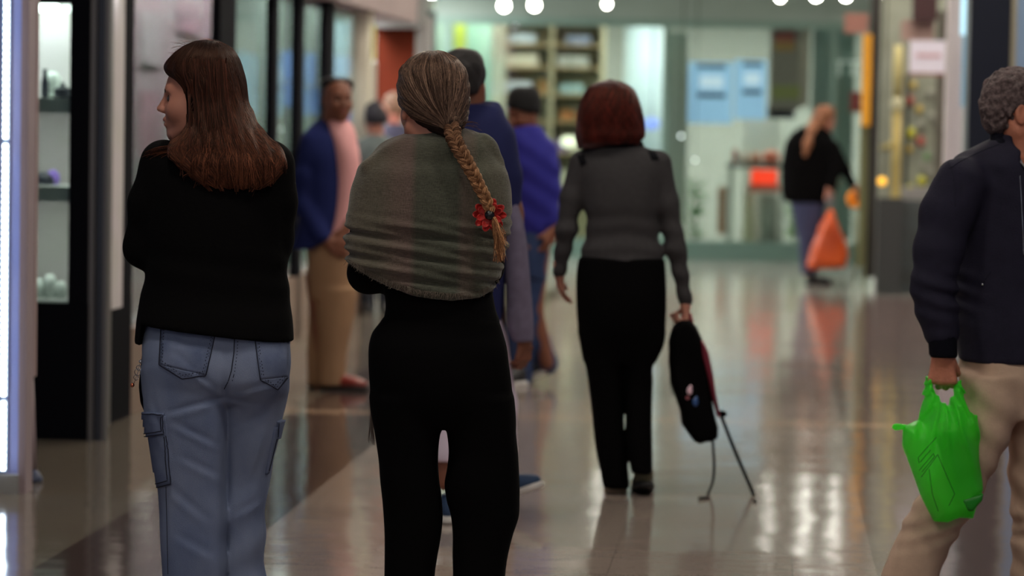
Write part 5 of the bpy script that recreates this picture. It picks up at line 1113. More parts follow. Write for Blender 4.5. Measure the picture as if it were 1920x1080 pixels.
# backpack
bp_ = empty('backpack', p.o + p.L(1300, 700, .02), 'black backpack with dark red side panel hanging from the red-haired woman, straps trailing', 'backpack'); q0 = bp_.location - p.o
l2 = lambda x, y, d=.0: p.L(x, y, .02 + d) - q0
V = Vol(); V.poly([(l2(*a).x, l2(*a).z) for a in [(1275, 598), (1262, 612), (1254, 640), (1252, 680), (1256, 715), (1266, 745), (1275, 772), (1277, 796), (1288, 812), (1300, 828), (1312, 833), (1322, 828), (1334, 827), (1345, 820), (1347, 800), (1340, 770), (1334, 730), (1326, 680), (1318, 640), (1306, 612), (1292, 597)]], 0, .075, .035, 0, n=2.4)
V.post = lambda F, X, Y, Z: F + .004 * sn(X, Y, Z, 30, 1)
V.build('pack', BLKP, bp_, .008)
V = Vol(); V.poly([(l2(*a).x, l2(*a).z) for a in [(1310, 632), (1318, 638), (1328, 660), (1336, 700), (1342, 740), (1350, 778), (1344, 782), (1332, 740), (1322, 700), (1312, 665)]], -.02, .06, .010, 0); V.build('side_panel', mat('wine_fabric', (112, 18, 42), .7), bp_, .006)
b = MB(); b.tube([l2(1280, 606), l2(1281, 590), l2(1287, 583), l2(1293, 590), l2(1298, 608)], .0075, 8); b.build('loop_handle', mat('red_loop', (150, 24, 50), .7), bp_)
def ribbon(name, pts, w, m, par, th=.003):
    P_ = [Vector(q) for q in pts]; vs, fs = [], []
    for i, q in enumerate(P_):
        t = (P_[min(i + 1, len(P_) - 1)] - P_[max(i - 1, 0)]).normalized(); s_ = t.cross(Vector((.25, 1, .1))).normalized()
        n_ = t.cross(s_); a = i / max(1, len(P_) - 1); ww = w * (1 if callable(w) is False else 1)
        vs += [q - s_ * ww - n_ * th, q + s_ * ww - n_ * th, q + s_ * ww + n_ * th, q - s_ * ww + n_ * th]
    for i in range(len(P_) - 1):
        for k in range(4): a, b_ = i * 4 + k, i * 4 + (k + 1) % 4; fs.append((a, b_, b_ + 4, a + 4))
    fs += [(3, 2, 1, 0), tuple(len(vs) - 4 + k for k in range(4))]; mb = MB(); mb.add(vs, fs, False); return mb.build(name, m, par)
def smooth(pts, n=24):
    pts = np.array([list(q) for q in pts]); s = np.concatenate([[0], np.cumsum(np.linalg.norm(np.diff(pts, axis=0), axis=1))]); u = np.linspace(0, s[-1], n)
    return [Vector((hermite(s, pts[:, 0], t), hermite(s, pts[:, 1], t), hermite(s, pts[:, 2], t))) for t in [np.array(x) for x in u]]
fl_ = lambda x, y: (lambda g: Vector((g.x, g.y, .006)) - p.o - q0)(G(x, y))
ribbon('strap', smooth([l2(1336, 822), l2(1338, 850), l2(1339, 880), l2(1336, 905), l2(1328, 925, -.01), fl_(1322, 936), fl_(1310, 937)]), .005, BLKP, bp_)
ribbon('strap', smooth([l2(1350, 774), l2(1362, 805), l2(1380, 850), l2(1398, 892), l2(1410, 920), fl_(1416, 942)]), .0065, BLKP, bp_)
V = Vol(); V.ell(l2(1354, 776), (.02, .012, .014)); V.build('buckle', BLKP, bp_, .005)
for nm, x, y, r, m in (('charm', 1293, 733, (.011, .008, .016), mat('pale_pink_charm', (235, 200, 215), .3)), ('charm', 1289, 746, (.009, .007, .009), mat('rose_charm', (150, 80, 90), .3)), ('charm', 1304, 754, (.012, .008, .018), mat('blue_charm', (50, 84, 140), .3))):
    V = Vol(); V.ell(l2(x, y, -.08), r, 0); V.ell(l2(x + 2, y - 8, -.078), tuple(a * .5 for a in r), .004); V.build(nm, m, bp_, .0035)
b = MB(); b.tube([l2(1256, 706, -.05), l2(1258, 724, -.05), l2(1263, 742, -.05)], .0025, 6); b.build('zip_pull', BLKP, bp_)

# ------------------------------------------------------------------ old man in bomber jacket with a green bag
p = MR = Person(1900, 9.25, 'grey-haired old man in dark navy bomber jacket and beige trousers carrying a green plastic bag')
V = Vol(); hc = p.L(1905, 207, .0); TM = head(V, hc, -82, -4, 1.03)
CH(p, V, [(1908, 235, .0, .058), (1912, 285, .0, .056), (1915, 320, 0, .07)], .03)
ST(p, V, [(300, 1830, 1975, 0, .10), (360, 1800, 2010, 0, .12), (500, 1800, 2030, 0, .11), (640, 1800, 2010, 0, .11), (720, 1815, 1990, 0, .10)], .03)
CH(p, V, [(1795, 330, -.12, .045), (1745, 540, -.17, .038), (1767, 655, -.19, .029)]); CH(p, V, [(1980, 330, .14, .045), (2000, 540, .18, .038), (2040, 640, .12, .029)])
CH(p, V, [(1855, 720, -.04, .08), (1830, 860, -.04, .06), (1725, 1020, -.04, .042)]); CH(p, V, [(1930, 720, .05, .08), (1935, 900, .05, .06), (1945, 1070, .05, .042)])
w_ = p.L(1767, 660, -.19); hand(V, w_, (.03, 0, -1), (.1, 1, 0), (1, -.1, 0), (1.15, 1.35, .9), 1.06, thumb=(.35, .7))
hand(V, p.L(2040, 640, .12), (.3, 0, -1), (-.3, -1, 0), (1, 0, 0))
V.fine = [((hc.x - .14, hc.y - .13, hc.z - .14), (hc.x + .14, hc.y + .13, hc.z + .15), .005), ((w_.x - .06, w_.y - .06, w_.z - .14), (w_.x + .08, w_.y + .12, w_.z + .01), .0038)]
V.build('body', SKIN2, p.root, .012); face_bits(p, TM)
V = Vol(); M_ = None
def HE(q, r, k=.015, op='u'):
    f = Vector((-math.sin(R(-82)) * math.cos(R(-4)), math.cos(R(-82)) * math.cos(R(-4)), math.sin(R(-4)))); sd = Vector((math.cos(R(-82)), math.sin(R(-82)), 0)); u = sd.cross(f); V.ell(TM(*q), r, k, op, [list(f), list(sd), list(u)])
HE((-.010, 0, .040), (.103, .086, .092)); HE((-.055, 0, .0), (.058, .070, .070)); HE((-.055, 0, -.045), (.040, .055, .035))
for g in (-1, 1): HE((.008, g * .074, .004), (.018, .014, .030)); HE((-.004, g * .092, -.014), (.026, .034, .032), .004, 's'); HE((.050, g * .085, -.030), (.050, .055, .046), .004, 's')
HE((.10, 0, -.02), (.07, .12, .078), .012, 's')
V.post = lambda F, X, Y, Z: F + .0042 * np.sin(110 * X + 5 * sn(X, Y, Z, 40, 1)) * np.sin(120 * Z + 5 * sn(X, Y, Z, 38, 3)) + .0018 * sn(X, Y, Z, 190, 2)
hm = V.build('hair', mat('grey_curly_hair', (122, 104, 104), .7, rgb2=(58, 46, 47), vscale=70, bump=.7, bscale=150, spec=.3), p.root, .0036)
# shirt collar, jacket
V = Vol(); CH(p, V, [(1890, 268, -.045, .008), (1898, 284, -.066, .009), (1908, 302, -.088, .011), (1920, 320, -.105, .013), (1932, 322, -.105, .013)], .008); CH(p, V, [(1904, 284, .0, .062), (1910, 306, .0, .066)], .01)
V.build('shirt_collar', mat('check_shirt', (190, 188, 196), .9, rgb2=(110, 110, 128), vscale=70), p.root, .006)
def mk_arm(V):
    CH(p, V, [(1803, 345, -.12, .084), (1775, 400, -.14, .076), (1760, 470, -.16, .071), (1751, 535, -.17, .066), (1757, 580, -.18, .060), (1764, 622, -.185, .055)], .03)
V = Vol(); ST(p, V, [(255, 1872, 1930, .0, .07), (262, 1858, 1945, 0, .085), (271, 1838, 1965, 0, .105), (281, 1815, 1985, 0, .13), (292, 1795, 2000, 0, .15), (306, 1780, 2010, 0, .165), (330, 1776, 2015, 0, .17), (400, 1792, 2025, 0, .165), (480, 1786, 2035, 0, .155), (560, 1786, 2035, 0, .15), (620, 1790, 2030, 0, .15), (645, 1794, 2020, 0, .145), (677, 1796, 2010, 0, .14)], .02, 2.3, .008)
mk_arm(V); V.ell(p.L(1930, 258, -.07), (.052, .085, .080), .012, 's'); V.ell(p.L(1930, 300, -.14), (.028, .06, .042), .008, 's'); CH(p, V, [(1990, 330, .12, .080), (2005, 470, .16, .068), (2040, 620, .14, .055)], .03)
zE_ = p.L(1750, 545).z
def post(F, X, Y, Z):
    xa = X - p.L(1755, 550).x; g = np.exp(-((Z - zE_) / .07) ** 2) * np.exp(-(xa / .1) ** 2)
    F = F + .0040 * sn(X, Y, Z * .7, 24, 6) + .0020 * sn(X, Y, Z, 60, 2) + .0075 * np.sin(120 * Z + 26 * xa + 2.0 * sn(X, Y, Z, 10, 2)) * g + .0035 * np.sin(85 * Z + 40 * X + 3 * sn(X, Y, Z, 6, 4)) * np.clip(sn(X, Y, Z, 5, 1), 0, 1)
    F = F + .004 * np.exp(-(((X - p.L(1787, 0).x) + .10 * (Z - p.L(0, 320).z)) / .006) ** 2) * np.clip((Z - p.L(0, 420).z) * 12, 0, 1)
    return F
V.post = post; jk = V.build('jacket', NAVY, p.root, .0078); bvj = bvh_of(jk)
V = Vol(); ST(p, V, [(626, 1740, 1794, -.188, .047), (645, 1741, 1794, -.19, .044), (670, 1743, 1795, -.19, .043)], .01); V.post = lambda F, X, Y, Z: F + .0012 * np.sin(700 * X + 300 * Y); V.build('cuff', mat('rib_knit', (15, 15, 24), .95, spec=.1), jk, .005)
V = Vol(); CH(p, V, [(1868, 256, .02, .020), (1872, 262, -.03, .020), (1880, 276, -.070, .019), (1892, 296, -.096, .018), (1908, 318, -.118, .016), (1920, 334, -.135, .014)], .02); V.build('collar', mat('rib_knit2', (17, 17, 27), .95, spec=.1), jk, .006)
mb = MB(); seam(mb, p, bvj, [(1912, 330), (1914, 360), (1916, 400), (1918, 440), (1919, 480)], .0018, .002); mb.build('zip', STEEL, jk)
mb = MB(); seam(mb, p, bvj, [(1858, 508), (1848, 522), (1841, 536)], .0018, .002); mb.build('pocket_seam', THREAD, jk)
V = Vol(); h_ = hit(p, bvj, 1843, 533)
if h_: V.ell(h_[0] + h_[1] * .003, (.0045, .004, .0045), 0); V.build('press_stud', STEEL, jk, .002)
mb = MB(); seam(mb, p, bvj, [(1777, 300), (1786, 322), (1790, 350), (1791, 390)], .0012, .001); seam(mb, p, bvj, [(1875, 270), (1840, 284), (1800, 303), (1778, 318)], .0010, .001); mb.build('shoulder_seam', THREAD, jk)
V = Vol(); ST(p, V, [(655, 1799, 2000, 0, .13), (700, 1801, 2000, 0, .14), (740, 1803, 1995, 0, .14), (780, 1806, 1985, 0, .12)], .02, 2.3, .01)
ST(p, V, [(700, 1801, 1925, -.04, .12), (760, 1804, 1912, -.05, .115), (800, 1800, 1900, -.05, .11), (850, 1775, 1878, -.05, .105), (900, 1745, 1852, -.05, .10), (940, 1718, 1832, -.05, .096), (980, 1696, 1808, -.05, .092), (1020, 1678, 1784, -.05, .09), (1055, 1662, 1768, -.05, .088), (1085, 1652, 1758, -.05, .088)], .02, 2.3, .008)
ST(p, V, [(700, 1880, 2000, .05, .12), (760, 1888, 1996, .05, .115), (820, 1892, 1994, .05, .105), (880, 1891, 1994, .05, .10), (940, 1896, 1996, .05, .098), (1000, 1898, 1998, .05, .096), (1080, 1897, 2000, .05, .096), (1098, 1897, 2000, .05, .096)], .015, 2.3, .008)
xk, zk_ = p.L(1720, 0).x, p.L(0, 985).z
V.post = lambda F, X, Y, Z: F + .004 * np.sin(60 * (Z + .8 * X) + 2 * sn(X, Y, Z, 8, 2)) * np.clip(sn(X, Y, Z, 5, 4) + .2, 0, 1) + .004 * np.sin(120 * (Z - .35 * (X - xk))) * np.exp(-((Z - zk_) / .06) ** 2)
V.build('trousers', KHAKI, p.root, .0082)
f_ = Vector((.78, 0, -.42)); q = p.L(1650, 1070, -.05); shoe(p, q + Vector((-.015, 0, -.04)), f_, (.42, 0, .78), SHOEB, SOLEB, .28)
q = p.L(1925, 1110, .05); q.z = 0; shoe(p, q, (1, -.1, 0), (0, 0, 1), SHOEB, SOLEB, .28)
# green carrier bag
gb = empty('carrier_bag', p.o + p.L(1770, 850, -.17), 'bright green translucent plastic bag hanging from the old man\'s hand', 'bag'); q0 = gb.location - p.o
g2 = lambda x, y, d=.0: p.L(x, y, -.17 + d) - q0
out = [(1738, 706), (1746, 706), (1748, 728), (1756, 742), (1766, 756), (1774, 763), (1781, 757), (1788, 742), (1790, 716), (1800, 714), (1805, 742), (1814, 768), (1818, 776), (1822, 774), (1826, 780), (1832, 778), (1833, 830), (1836, 870), (1840, 900), (1843, 918), (1836, 938), (1828, 955), (1824, 972), (1800, 971), (1776, 979), (1752, 975), (1742, 955), (1730, 930), (1716, 898), (1703, 866), (1695, 835), (1693, 800), (1700, 796), (1716, 796), (1726, 790), (1731, 770), (1734, 745)]
PLm = bpy.data.materials.new('green_plastic'); PLm.use_nodes = True; nt = PLm.node_tree; b0 = nt.nodes['Principled BSDF']; b0.inputs['Base Color'].default_value = srgb(80, 255, 60); b0.inputs['Roughness'].default_value = .35; b0.inputs['Alpha'].default_value = .66
tl = nt.nodes.new('ShaderNodeBsdfTranslucent'); tl.inputs[0].default_value = srgb(90, 255, 70); mx = nt.nodes.new('ShaderNodeMixShader'); mx.inputs[0].default_value = .45; nt.links.new(b0.outputs[0], mx.inputs[1]); nt.links.new(tl.outputs[0], mx.inputs[2]); nt.links.new(mx.outputs[0], nt.nodes['Material Output'].inputs[0])
V = Vol(); V.poly([(g2(*a).x, g2(*a).z) for a in out], 0, .070, .045, 0, n=2.0)
ax_, az_ = g2(1768, 705).x, g2(1768, 705).z
def post(F, X, Y, Z):
    th = np.arctan2(X - ax_, az_ - Z + .02); r_ = np.sqrt((X - ax_) ** 2 + (Z - az_) ** 2)
    f = -.0042 * np.abs(np.sin(13 * th + 1.1 * np.sin(9 * r_))) ** 4 * 1.5 * np.clip(1.2 - r_ * 3.2, .2, 1) * 2 * np.clip(r_ * 14 - .4, 0, 1)
    f2 = .003 * sn(X, Y, Z, 34, 2) * np.clip(r_ * 3, 0, 1) + .0015 * sn(X, Y, Z, 80, 3)
    return F + f + f2
V.post = post; gm = V.build('bag_skin', PLm, gb, .0052)
V = Vol(); V.poly([(g2(*a).x, g2(*a).z) for a in [(1674, 796), (1680, 794), (1700, 796), (1706, 802), (1690, 806), (1678, 807), (1672, 802)]], 0, .006, .005, 0); V.build('torn_flap', PLm, gb, .003)
bvg = bvh_of(gm)
class _Q: pass
pg = _Q(); pg.o = gb.location
mb = MB(); PRN = mat('dark_green_print', (16, 110, 22), .5)
for l in ([(1724, 882), (1750, 850), (1752, 856), (1728, 886)], [(1726, 866), (1746, 842)], [(1728, 894), (1758, 852), (1790, 926), (1778, 950)], [(1742, 880), (1748, 925), (1760, 960)], [(1755, 820), (1722, 858), (1724, 870)]): seam(mb, pg, bvg, l, .0009, .0012)
mb.build('print', PRN, gb)
V = Vol(); V.poly([(g2(*a).x, g2(*a).z) for a in [(1796, 932), (1838, 920), (1836, 934), (1818, 954), (1808, 952)]], -.062, .008, .010, 0, n=2); V.build('bottom_fold', mat('deep_green_plastic', (14, 130, 20), .4), gb, .004)
# box inside the bag
bx = MB(); A = [g2(*a, -.03) for a in [(1752, 812), (1812, 808), (1830, 915), (1786, 930)]]; B = [g2(*a, .03) for a in [(1752, 812), (1812, 808), (1830, 915), (1786, 930)]]
bx.add(A + B, [(0, 1, 2, 3), (7, 6, 5, 4), (0, 4, 5, 1), (1, 5, 6, 2), (2, 6, 7, 3), (3, 7, 4, 0)]); bo = bx.build('carton', mat('grey_carton', (60, 78, 66), .8), None, (0, 0, 0)); bo.location = gb.location; tag(bo, 'grey-green carton showing through the green plastic bag', 'box')

# ------------------------------------------------------------------ striding man behind the braided woman
p = M4 = Person(900, 10.9, 'man with cropped black hair, navy coat and blue sneakers, striding behind the braided woman')
V = Vol(); hc = p.L(868, 150, 0); TM4 = head(V, hc, -20, 0, 1.0)
CH(p, V, [(880, 175, 0, .055), (880, 215, 0, .062)], .03)
ST(p, V, [(225, 800, 935, 0, .10), (300, 790, 950, 0, .12), (420, 800, 945, 0, .11), (540, 805, 940, 0, .11)], .03)
CH(p, V, [(940, 260, 0, .045), (962, 400, 0, .036), (980, 560, .02, .028), (984, 628, .02, .026)]); CH(p, V, [(790, 260, 0, .045), (780, 420, 0, .036), (790, 560, .05, .028)])
CH(p, V, [(905, 560, .05, .08), (925, 740, .1, .055), (945, 885, .1, .04), (948, 915, .1, .04)]); CH(p, V, [(850, 560, 0, .08), (842, 760, -.12, .055), (834, 900, -.15, .038)])
w_ = p.L(984, 632, .02); hand(V, w_, (-.05, .1, -1), (-.5, .8, 0), (.6, .7, 0), (.7, .8, .5), .95); hand(V, p.L(790, 570, .05), (0, 0, -1), (1, 0, 0), (0, 1, 0))
V.fine = [((w_.x - .06, -.06, w_.z - .15), (w_.x + .06, .14, w_.z + .02), .005)]
V.build('body', SKIN3, p.root, .013)
V = Vol(); ST(p, V, [(91, 862, 880, -.01, .03), (93, 850, 890, -.01, .06), (99, 838, 899, -.01, .085), (112, 829, 906, -.01, .105), (135, 824, 910, -.01, .112), (152, 824, 908, -.01, .112), (165, 830, 902, -.02, .105), (178, 842, 894, -.04, .075)], .01)
V.post = lambda F, X, Y, Z: F + .0025 * sn(X, Y, Z, 120, 1); V.build('hair', mat('black_crop', (26, 20, 22), .7, bump=.6, bscale=120), p.root, .006)
V = Vol(); ST(p, V, [(196, 868, 935, 0, .07), (204, 856, 941, 0, .08), (220, 835, 948, 0, .10), (245, 800, 956, 0, .12), (280, 785, 963, 0, .135), (330, 782, 966, 0, .14), (400, 785, 958, 0, .14), (480, 785, 950, 0, .14), (560, 785, 945, 0, .14), (600, 790, 942, 0, .14)], .02)
CH(p, V, [(935, 258, 0, .06), (950, 330, .0, .052), (955, 385, .0, .045)], .03)
CH(p, V, [(868, 208, -.03, .035), (925, 205, .0, .03)], .02)
V.build('coat', NAVY4, p.root, .010)
V = Vol(); ST(p, V, [(380, 946, 972, -.01, .035), (405, 946, 978, -.01, .055), (450, 946, 987, -.005, .065), (500, 946, 993, 0, .066), (560, 948, 997, .01, .066), (610, 950, 1000, .015, .064), (640, 962, 1001, .02, .055)], .02, 2.2, .01); V.post = lambda F, X, Y, Z: F + .002 * sn(X, Y, Z, 40, 2); V.build('sleeve', LILAC, p.root, .008)
V = Vol(); ST(p, V, [(580, 810, 940, 0, .13), (680, 812, 945, .02, .12)], .03); CH(p, V, [(905, 640, .05, .095), (925, 760, .1, .085), (932, 850, .1, .075)], .03); CH(p, V, [(850, 640, 0, .10), (838, 760, -.12, .085), (834, 850, -.15, .075)], .03)
zh = p.L(0, 856).z; V.post = lambda F, X, Y, Z: smax(F, zh - Z, .006); V.build('trousers', LAV, p.root, .011)
q = p.L(834, 1012, -.15); q.z = 0; shoe(p, q, (.25, .95, 0), (0, 0, 1), SHOEN, WHITE, .29)
f_ = Vector((.82, -.25, .33)); q = G(968, 962) - p.o; q.z = .0; shoe(p, q + Vector((-.14, 0, .012)), f_, (-.33, .1, .85), SHOEN, WHITE, .27)

# ------------------------------------------------------------------ man in blazer facing us
p = MB4 = Person(615, 16.1, 'man in navy blazer, pink shirt and tan trousers standing by the left shop windows')
V = Vol(); hc = p.L(634, 186, -.02); TB = head(V, hc, 203, -2, 1.0)
CH(p, V, [(628, 205, 0, .056), (622, 245, 0, .062)], .03)
ST(p, V, [(250, 580, 655, 0, .10), (330, 580, 668, 0, .11), (440, 575, 655, 0, .11), (500, 582, 655, 0, .11)], .03)
CH(p, V, [(582, 268, -.05, .045), (572, 370, -.06, .036), (606, 445, -.14, .028)]); CH(p, V, [(655, 268, .0, .045), (660, 370, -.03, .036), (650, 425, -.12, .028)])
CH(p, V, [(600, 520, 0, .08), (605, 620, 0, .055), (605, 725, 0, .04)]); CH(p, V, [(640, 520, 0, .08), (635, 620, 0, .055), (628, 725, 0, .04)])
w_ = p.L(608, 448, -.15); hand(V, w_, (.7, -.1, -.5), (.3, .9, 0), (.5, 0, .8), (.5, .5, .3)); w2_ = p.L(648, 425, -.13); hand(V, w2_, (-.1, -.2, -.9), (-.5, .8, 0), (-.8, -.4, 0), (.5, .5, .3))
V.fine = [((hc.x - .1, hc.y - .13, hc.z - .13), (hc.x + .1, hc.y + .1, hc.z + .05), .006), ((w_.x - .04, w_.y - .08, w_.z - .13), (w2_.x + .06, w_.y + .12, w2_.z + .02), .006)]
V.build('body', SKIN3, p.root, .014); face_bits(p, TB)
V = Vol(); ST(p, V, [(145, 612, 655, 0, .05), (150, 603, 661, .005, .075), (160, 600, 663, .02, .08), (175, 600, 660, .045, .065), (190, 601, 650, .06, .045), (206, 606, 640, .06, .03)], .01)
V.build('hair', mat('black_hair', (20, 16, 18), .6), p.root, .008)
V = Vol(); ST(p, V, [(222, 612, 652, -.0, .065), (240, 612, 664, -.01, .09), (270, 620, 671, -.02, .115), (330, 625, 677, -.02, .125), (400, 620, 668, -.02, .13), (455, 605, 660, -.02, .13)], .02); V.build('shirt', PINK, p.root, .011)
V = Vol(); ST(p, V, [(222, 600, 634, .03, .06), (235, 584, 640, .02, .085), (250, 572, 645, .01, .11), (280, 562, 652, 0, .135), (330, 562, 660, 0, .145), (390, 563, 660, 0, .15), (430, 556, 648, 0, .155), (466, 546, 625, 0, .155)], .02)
CH(p, V, [(584, 268, -.05, .062), (573, 330, -.07, .058), (571, 385, -.08, .055), (604, 443, -.15, .045)], .03)
A_, B_ = p.L(627, 222), p.L(662, 345)
def post(F, X, Y, Z):
    lx = np.interp(Z + 0 * X, [p.L(0, 466).z, p.L(0, 440).z, p.L(0, 400).z, p.L(0, 345).z, p.L(0, 280).z, p.L(0, 222).z], [p.L(q, 300).x for q in (590, 636, 660, 666, 653, 629)])
    return smax(F, np.where(Y < .08, X - lx, -1.0), .006)
V.post = post; V.build('blazer', NAVYB, p.root, .0095)
V = Vol(); ST(p, V, [(440, 578, 662, 0, .13), (500, 576, 666, 0, .135), (560, 580, 668, 0, .125)], .02)
ST(p, V, [(540, 590, 668, -.03, .11), (600, 595, 662, -.03, .10), (660, 597, 652, -.03, .09), (722, 594, 646, -.03, .085)], .02); ST(p, V, [(540, 578, 630, .05, .11), (620, 577, 620, .06, .095), (722, 576, 612, .06, .085)], .02)
V.post = lambda F, X, Y, Z: F + .004 * sn(X, Y, Z, 20, 3); V.build('trousers', KHAKI2, p.root, .011)
q = p.L(600, 742, -.03); q.z = 0; shoe(p, q, (1, -.25, 0), (0, 0, 1), SHOER, SOLEB, .27); q = p.L(578, 742, .07); q.z = 0; shoe(p, q, (1, .1, 0), (0, 0, 1), SHOER, SOLEB, .27)

# ------------------------------------------------------------------ man in the beanie
p = MN = Person(985, 16.6, 'man in bright blue jacket and black beanie walking, looking down to the left')
V = Vol(); hc = p.L(982, 210, 0); TN = head(V, hc, 128, -16, 1.0)
CH(p, V, [(988, 230, 0, .055), (990, 262, 0, .062)], .03)
ST(p, V, [(262, 960, 1022, 0, .10), (330, 958, 1035, 0, .11), (440, 965, 1025, 0, .11), (480, 965, 1022, 0, .11)], .03)
CH(p, V, [(1022, 285, 0, .045), (1034, 370, -.02, .036), (1036, 425, -.08, .028)]); CH(p, V, [(962, 285, -.0, .045), (955, 370, -.03, .036), (962, 440, -.1, .028)])
CH(p, V, [(1005, 470, 0, .08), (1000, 580, 0, .055), (1025, 680, .05, .04)]); CH(p, V, [(978, 470, 0, .08), (972, 580, -.05, .055), (975, 700, -.05, .04)])
hand(V, p.L(1036, 428, -.09), (-.2, -.2, -.9), (-.5, .5, 0), (-.5, -.5, 0), (.5, .5, .3)); hand(V, p.L(962, 442, -.1), (0, -.2, -.9), (.5, .5, 0), (.5, -.5, 0), (.5, .5, .3))
V.fine = [((hc.x - .12, hc.y - .12, hc.z - .13), (hc.x + .1, hc.y + .1, hc.z + .03), .006)]
V.build('body', SKIN3, p.root, .014); face_bits(p, TN)
V = Vol(); ST(p, V, [(162, 972, 996, 0, .03), (165, 962, 1005, 0, .06), (172, 955, 1011, 0, .082), (185, 951, 1014, 0, .095), (198, 950, 1014, .0, .098), (206, 955, 1014, .0, .096), (216, 978, 1012, .03, .075)], .01); V.build('beanie', mat('black_wool', (12, 11, 14), .95, bump=.4, bscale=80), p.root, .008)
V = Vol(); ST(p, V, [(236, 960, 1014, 0, .075), (250, 952, 1022, 0, .10), (270, 945, 1036, 0, .12), (300, 944, 1046, 0, .135), (350, 944, 1048, 0, .14), (400, 948, 1042, 0, .14), (440, 956, 1034, 0, .135)], .02)
CH(p, V, [(1024, 285, 0, .06), (1031, 350, -.02, .055), (1032, 415, -.08, .045)], .03)
V.post = lambda F, X, Y, Z: F + .003 * np.sin(45 * Z + 30 * X + 2 * sn(X, Y, Z, 9, 1)) + .003 * sn(X, Y, Z, 20, 3); V.build('jacket', BLUE, p.root, .011)
V = Vol(); ST(p, V, [(425, 962, 1030, 0, .13), (470, 961, 1028, 0, .13), (520, 962, 1020, 0, .12)], .02)
CH(p, V, [(996, 520, .0, .085), (993, 590, .02, .075), (1006, 640, .06, .070), (1026, 682, .10, .062)], .03); CH(p, V, [(978, 520, -.02, .088), (975, 610, -.05, .076), (976, 712, -.05, .066)], .03)
V.build('jeans', JEANB, p.root, .011)
q = p.L(976, 727, -.1); q.z = 0; shoe(p, q + Vector((.03, 0, 0)), (-.7, -.6, 0), (0, 0, 1), SHOEB, WHITE, .28); q = p.L(1044, 702, .10); shoe(p, q + Vector((.0, 0, .03)), (-.85, 0, -.32), (-.32, 0, .85), SHOEB, WHITE, .28)

# ------------------------------------------------------------------ far woman with ponytail and orange bag
p = WF = Person(1520, 27.6, 'woman in black jacket with light brown ponytail by the far shop, holding an orange bag')
V = Vol(); hc = p.L(1548, 224, 0); TF = head(V, hc, -72, -8, .95)
CH(p, V, [(1542, 235, 0, .05), (1530, 262, 0, .055)], .03)
ST(p, V, [(262, 1490, 1555, 0, .09), (330, 1490, 1555, 0, .10), (400, 1488, 1542, 0, .10)], .03)
CH(p, V, [(1556, 270, -.1, .04), (1568, 320, -.14, .034), (1554, 355, -.16, .026)]); CH(p, V, [(1565, 275, .1, .04), (1585, 320, .12, .034), (1602, 350, .1, .026)])
CH(p, V, [(1510, 400, 0, .07), (1512, 450, 0, .05), (1514, 512, 0, .035)]); CH(p, V, [(1525, 400, 0, .07), (1520, 450, .05, .05), (1520, 512, .05, .035)])
hand(V, p.L(1554, 356, -.16), (0, 0, -1), (0, 1, 0), (1, 0, 0), (1, 1.2, .8)); hand(V, p.L(1602, 351, .1), (.6, 0, -.6), (0, -1, 0), (.6, 0, .6), (.4, .4, .3))
V.build('body', SKIN, p.root, .016)
V = Vol(); ST(p, V, [(197, 1540, 1556, 0, .03), (202, 1531, 1563, 0, .07), (214, 1527, 1566, 0, .09), (228, 1527, 1556, 0, .09), (240, 1530, 1548, 0, .07)], .02); CH(p, V, [(1532, 222, 0, .05), (1522, 245, -.06, .055), (1514, 270, -.12, .045), (1510, 290, -.14, .025)], .03)
V.build('hair', mat('light_brown_hair', (150, 96, 62), .6, rgb2=(110, 66, 42), vscale=20), p.root, .012)
V = Vol(); ST(p, V, [(236, 1506, 1545, 0, .08), (246, 1490, 1556, 0, .11), (262, 1476, 1564, 0, .14), (290, 1468, 1570, 0, .15), (330, 1464, 1572, 0, .15), (360, 1466, 1566, 0, .15), (380, 1472, 1556, 0, .14)], .02)
CH(p, V, [(1556, 272, -.1, .06), (1570, 318, -.14, .055), (1556, 348, -.16, .04)], .03); CH(p, V, [(1562, 275, .1, .06), (1584, 318, .12, .05), (1598, 345, .1, .04)], .03)
V.build('jacket', BLKP, p.root, .014)
V = Vol(); ST(p, V, [(368, 1478, 1550, 0, .13), (400, 1486, 1545, 0, .12), (430, 1493, 1542, 0, .10), (470, 1498, 1536, 0, .08), (514, 1502, 1533, 0, .07)], .02); V.build('jeans', mat('dark_jeans', (50, 54, 84), .9), p.root, .014)
q = p.L(1510, 524, 0); q.z = 0; shoe(p, q, (1, -.2, 0), (0, 0, 1), SHOEB, SOLEB, .25); q = p.L(1512, 524, .1); q.z = 0; shoe(p, q, (1, .1, 0), (0, 0, 1), SHOEB, SOLEB, .25)
ob = empty('carrier_bag', p.o + p.L(1552, 450, -.2), 'orange carrier bag held by the ponytailed woman near the far shop', 'bag'); q0 = ob.location - p.o; o2 = lambda x, y: p.L(x, y, -.2) - q0
V = Vol(); V.poly([(o2(*a).x, o2(*a).z) for a in [(1554, 392), (1562, 392), (1572, 425), (1584, 450), (1590, 480), (1586, 503), (1550, 505), (1518, 507), (1511, 498), (1522, 460), (1536, 425)]], 0, .12, .07, 0)
V.post = lambda F, X, Y, Z: F + .008 * sn(X, Y, Z, 25, 1); V.build('bag_skin', mat('orange_plastic', (200, 78, 12), .5, rgb2=(160, 54, 8), vscale=5), ob, .014)
b = MB(); b.tube([o2(1553, 398), o2(1551, 372), o2(1556, 364), o2(1562, 374), o2(1562, 398)], .012, 8); b.build('handle', mat('grey_handle', (110, 105, 112), .6), ob)

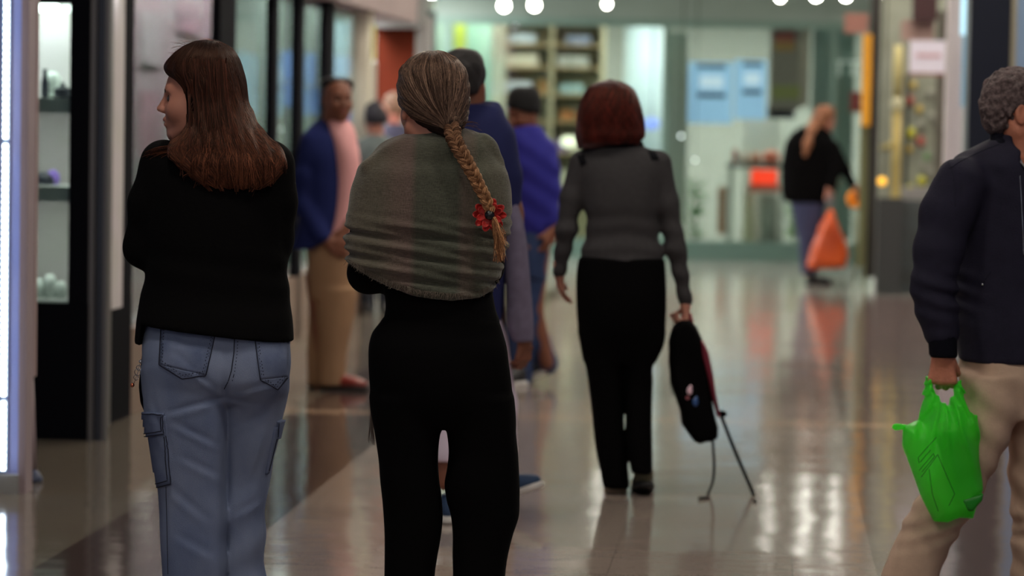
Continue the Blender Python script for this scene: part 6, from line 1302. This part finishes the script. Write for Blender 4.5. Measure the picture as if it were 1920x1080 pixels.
# ------------------------------------------------------------------ two shoppers half hidden at the left corner
def simple_person(px, Y, top, label, hairm, coat, legs, yaw, sx=1.0):
    p = Person(px, Y, label); S = FPX / Y; t = lambda d: top + d * S   # d = metres below the crown
    V = Vol(); hc = p.L(px, t(.13), 0); head(V, hc, yaw, -5, 1.0); W = S * sx
    CH(p, V, [(px, t(.2), 0, .05), (px, t(.3), 0, .06)], .03); ST(p, V, [(t(.32), px - .14 * W, px + .14 * W, 0, .09), (t(.85), px - .12 * W, px + .12 * W, 0, .10)], .03)
    for g in (-1, 1):
        CH(p, V, [(px + g * .17 * W, t(.36), 0, .04), (px + g * .20 * W, t(.62), 0, .034), (px + g * .20 * W, t(.84), -.05, .026)]); hand(V, p.L(px + g * .20 * W, t(.85), -.05), (0, 0, -1), (-g, 0, 0), (0, -1, 0))
        CH(p, V, [(px + g * .09 * W, t(.85), 0, .08), (px + g * .09 * W, t(1.25), 0, .055), (px + g * .09 * W, t(1.6), 0, .04)])
    V.build('body', SKIN, p.root, .016)
    V = Vol(); ST(p, V, [(t(.0), px - .02 * S, px + .02 * S, 0, .03), (t(.03), px - .07 * S, px + .07 * S, 0.01, .07), (t(.10), px - .09 * S, px + .095 * S, .0, .11), (t(.18), px - .085 * S, px + .085 * S, .0, .10)], .02); V.build('hair', hairm, p.root, .012)
    V = Vol(); ST(p, V, [(t(.26), px - .08 * W, px + .08 * W, 0, .08), (t(.31), px - .17 * W, px + .17 * W, 0, .11), (t(.6), px - .17 * W, px + .17 * W, 0, .13), (t(.95), px - .18 * W, px + .18 * W, 0, .14)], .03)
    for g in (-1, 1): CH(p, V, [(px + g * .17 * W, t(.36), 0, .06), (px + g * .20 * W, t(.62), 0, .05), (px + g * .20 * W, t(.83), -.05, .042)], .03)
    V.build('coat', coat, p.root, .014)
    V = Vol()
    for g in (-1, 1): CH(p, V, [(px + g * .09 * W, t(.88), 0, .095), (px + g * .09 * W, t(1.25), 0, .075), (px + g * .09 * W, t(1.58), 0, .06)])
    V.build('trousers', legs, p.root, .014)
    for g in (-1, 1): q = p.L(px + g * .09 * W, t(1.6), .06); q.z = 0; shoe(p, q, (0, -1, 0), (0, 0, 1), SHOEB, SOLEB, .26)
simple_person(706, 22.6, 188, 'dark-haired shopper in grey-green coat, half hidden left of the braided woman\'s head', mat('dark_hair', (28, 26, 36), .7), mat('grey_green_coat', (92, 100, 98), .9), mat('dark_trousers', (40, 42, 50), .9), 60, .8)
simple_person(741, 24.2, 172, 'fair-haired shopper in dark navy coat, just left of the braided woman\'s head', mat('fair_hair', (110, 84, 62), .7), mat('dark_navy_coat', (44, 46, 62), .9), mat('dark_trousers2', (40, 42, 50), .9), 150, .8)
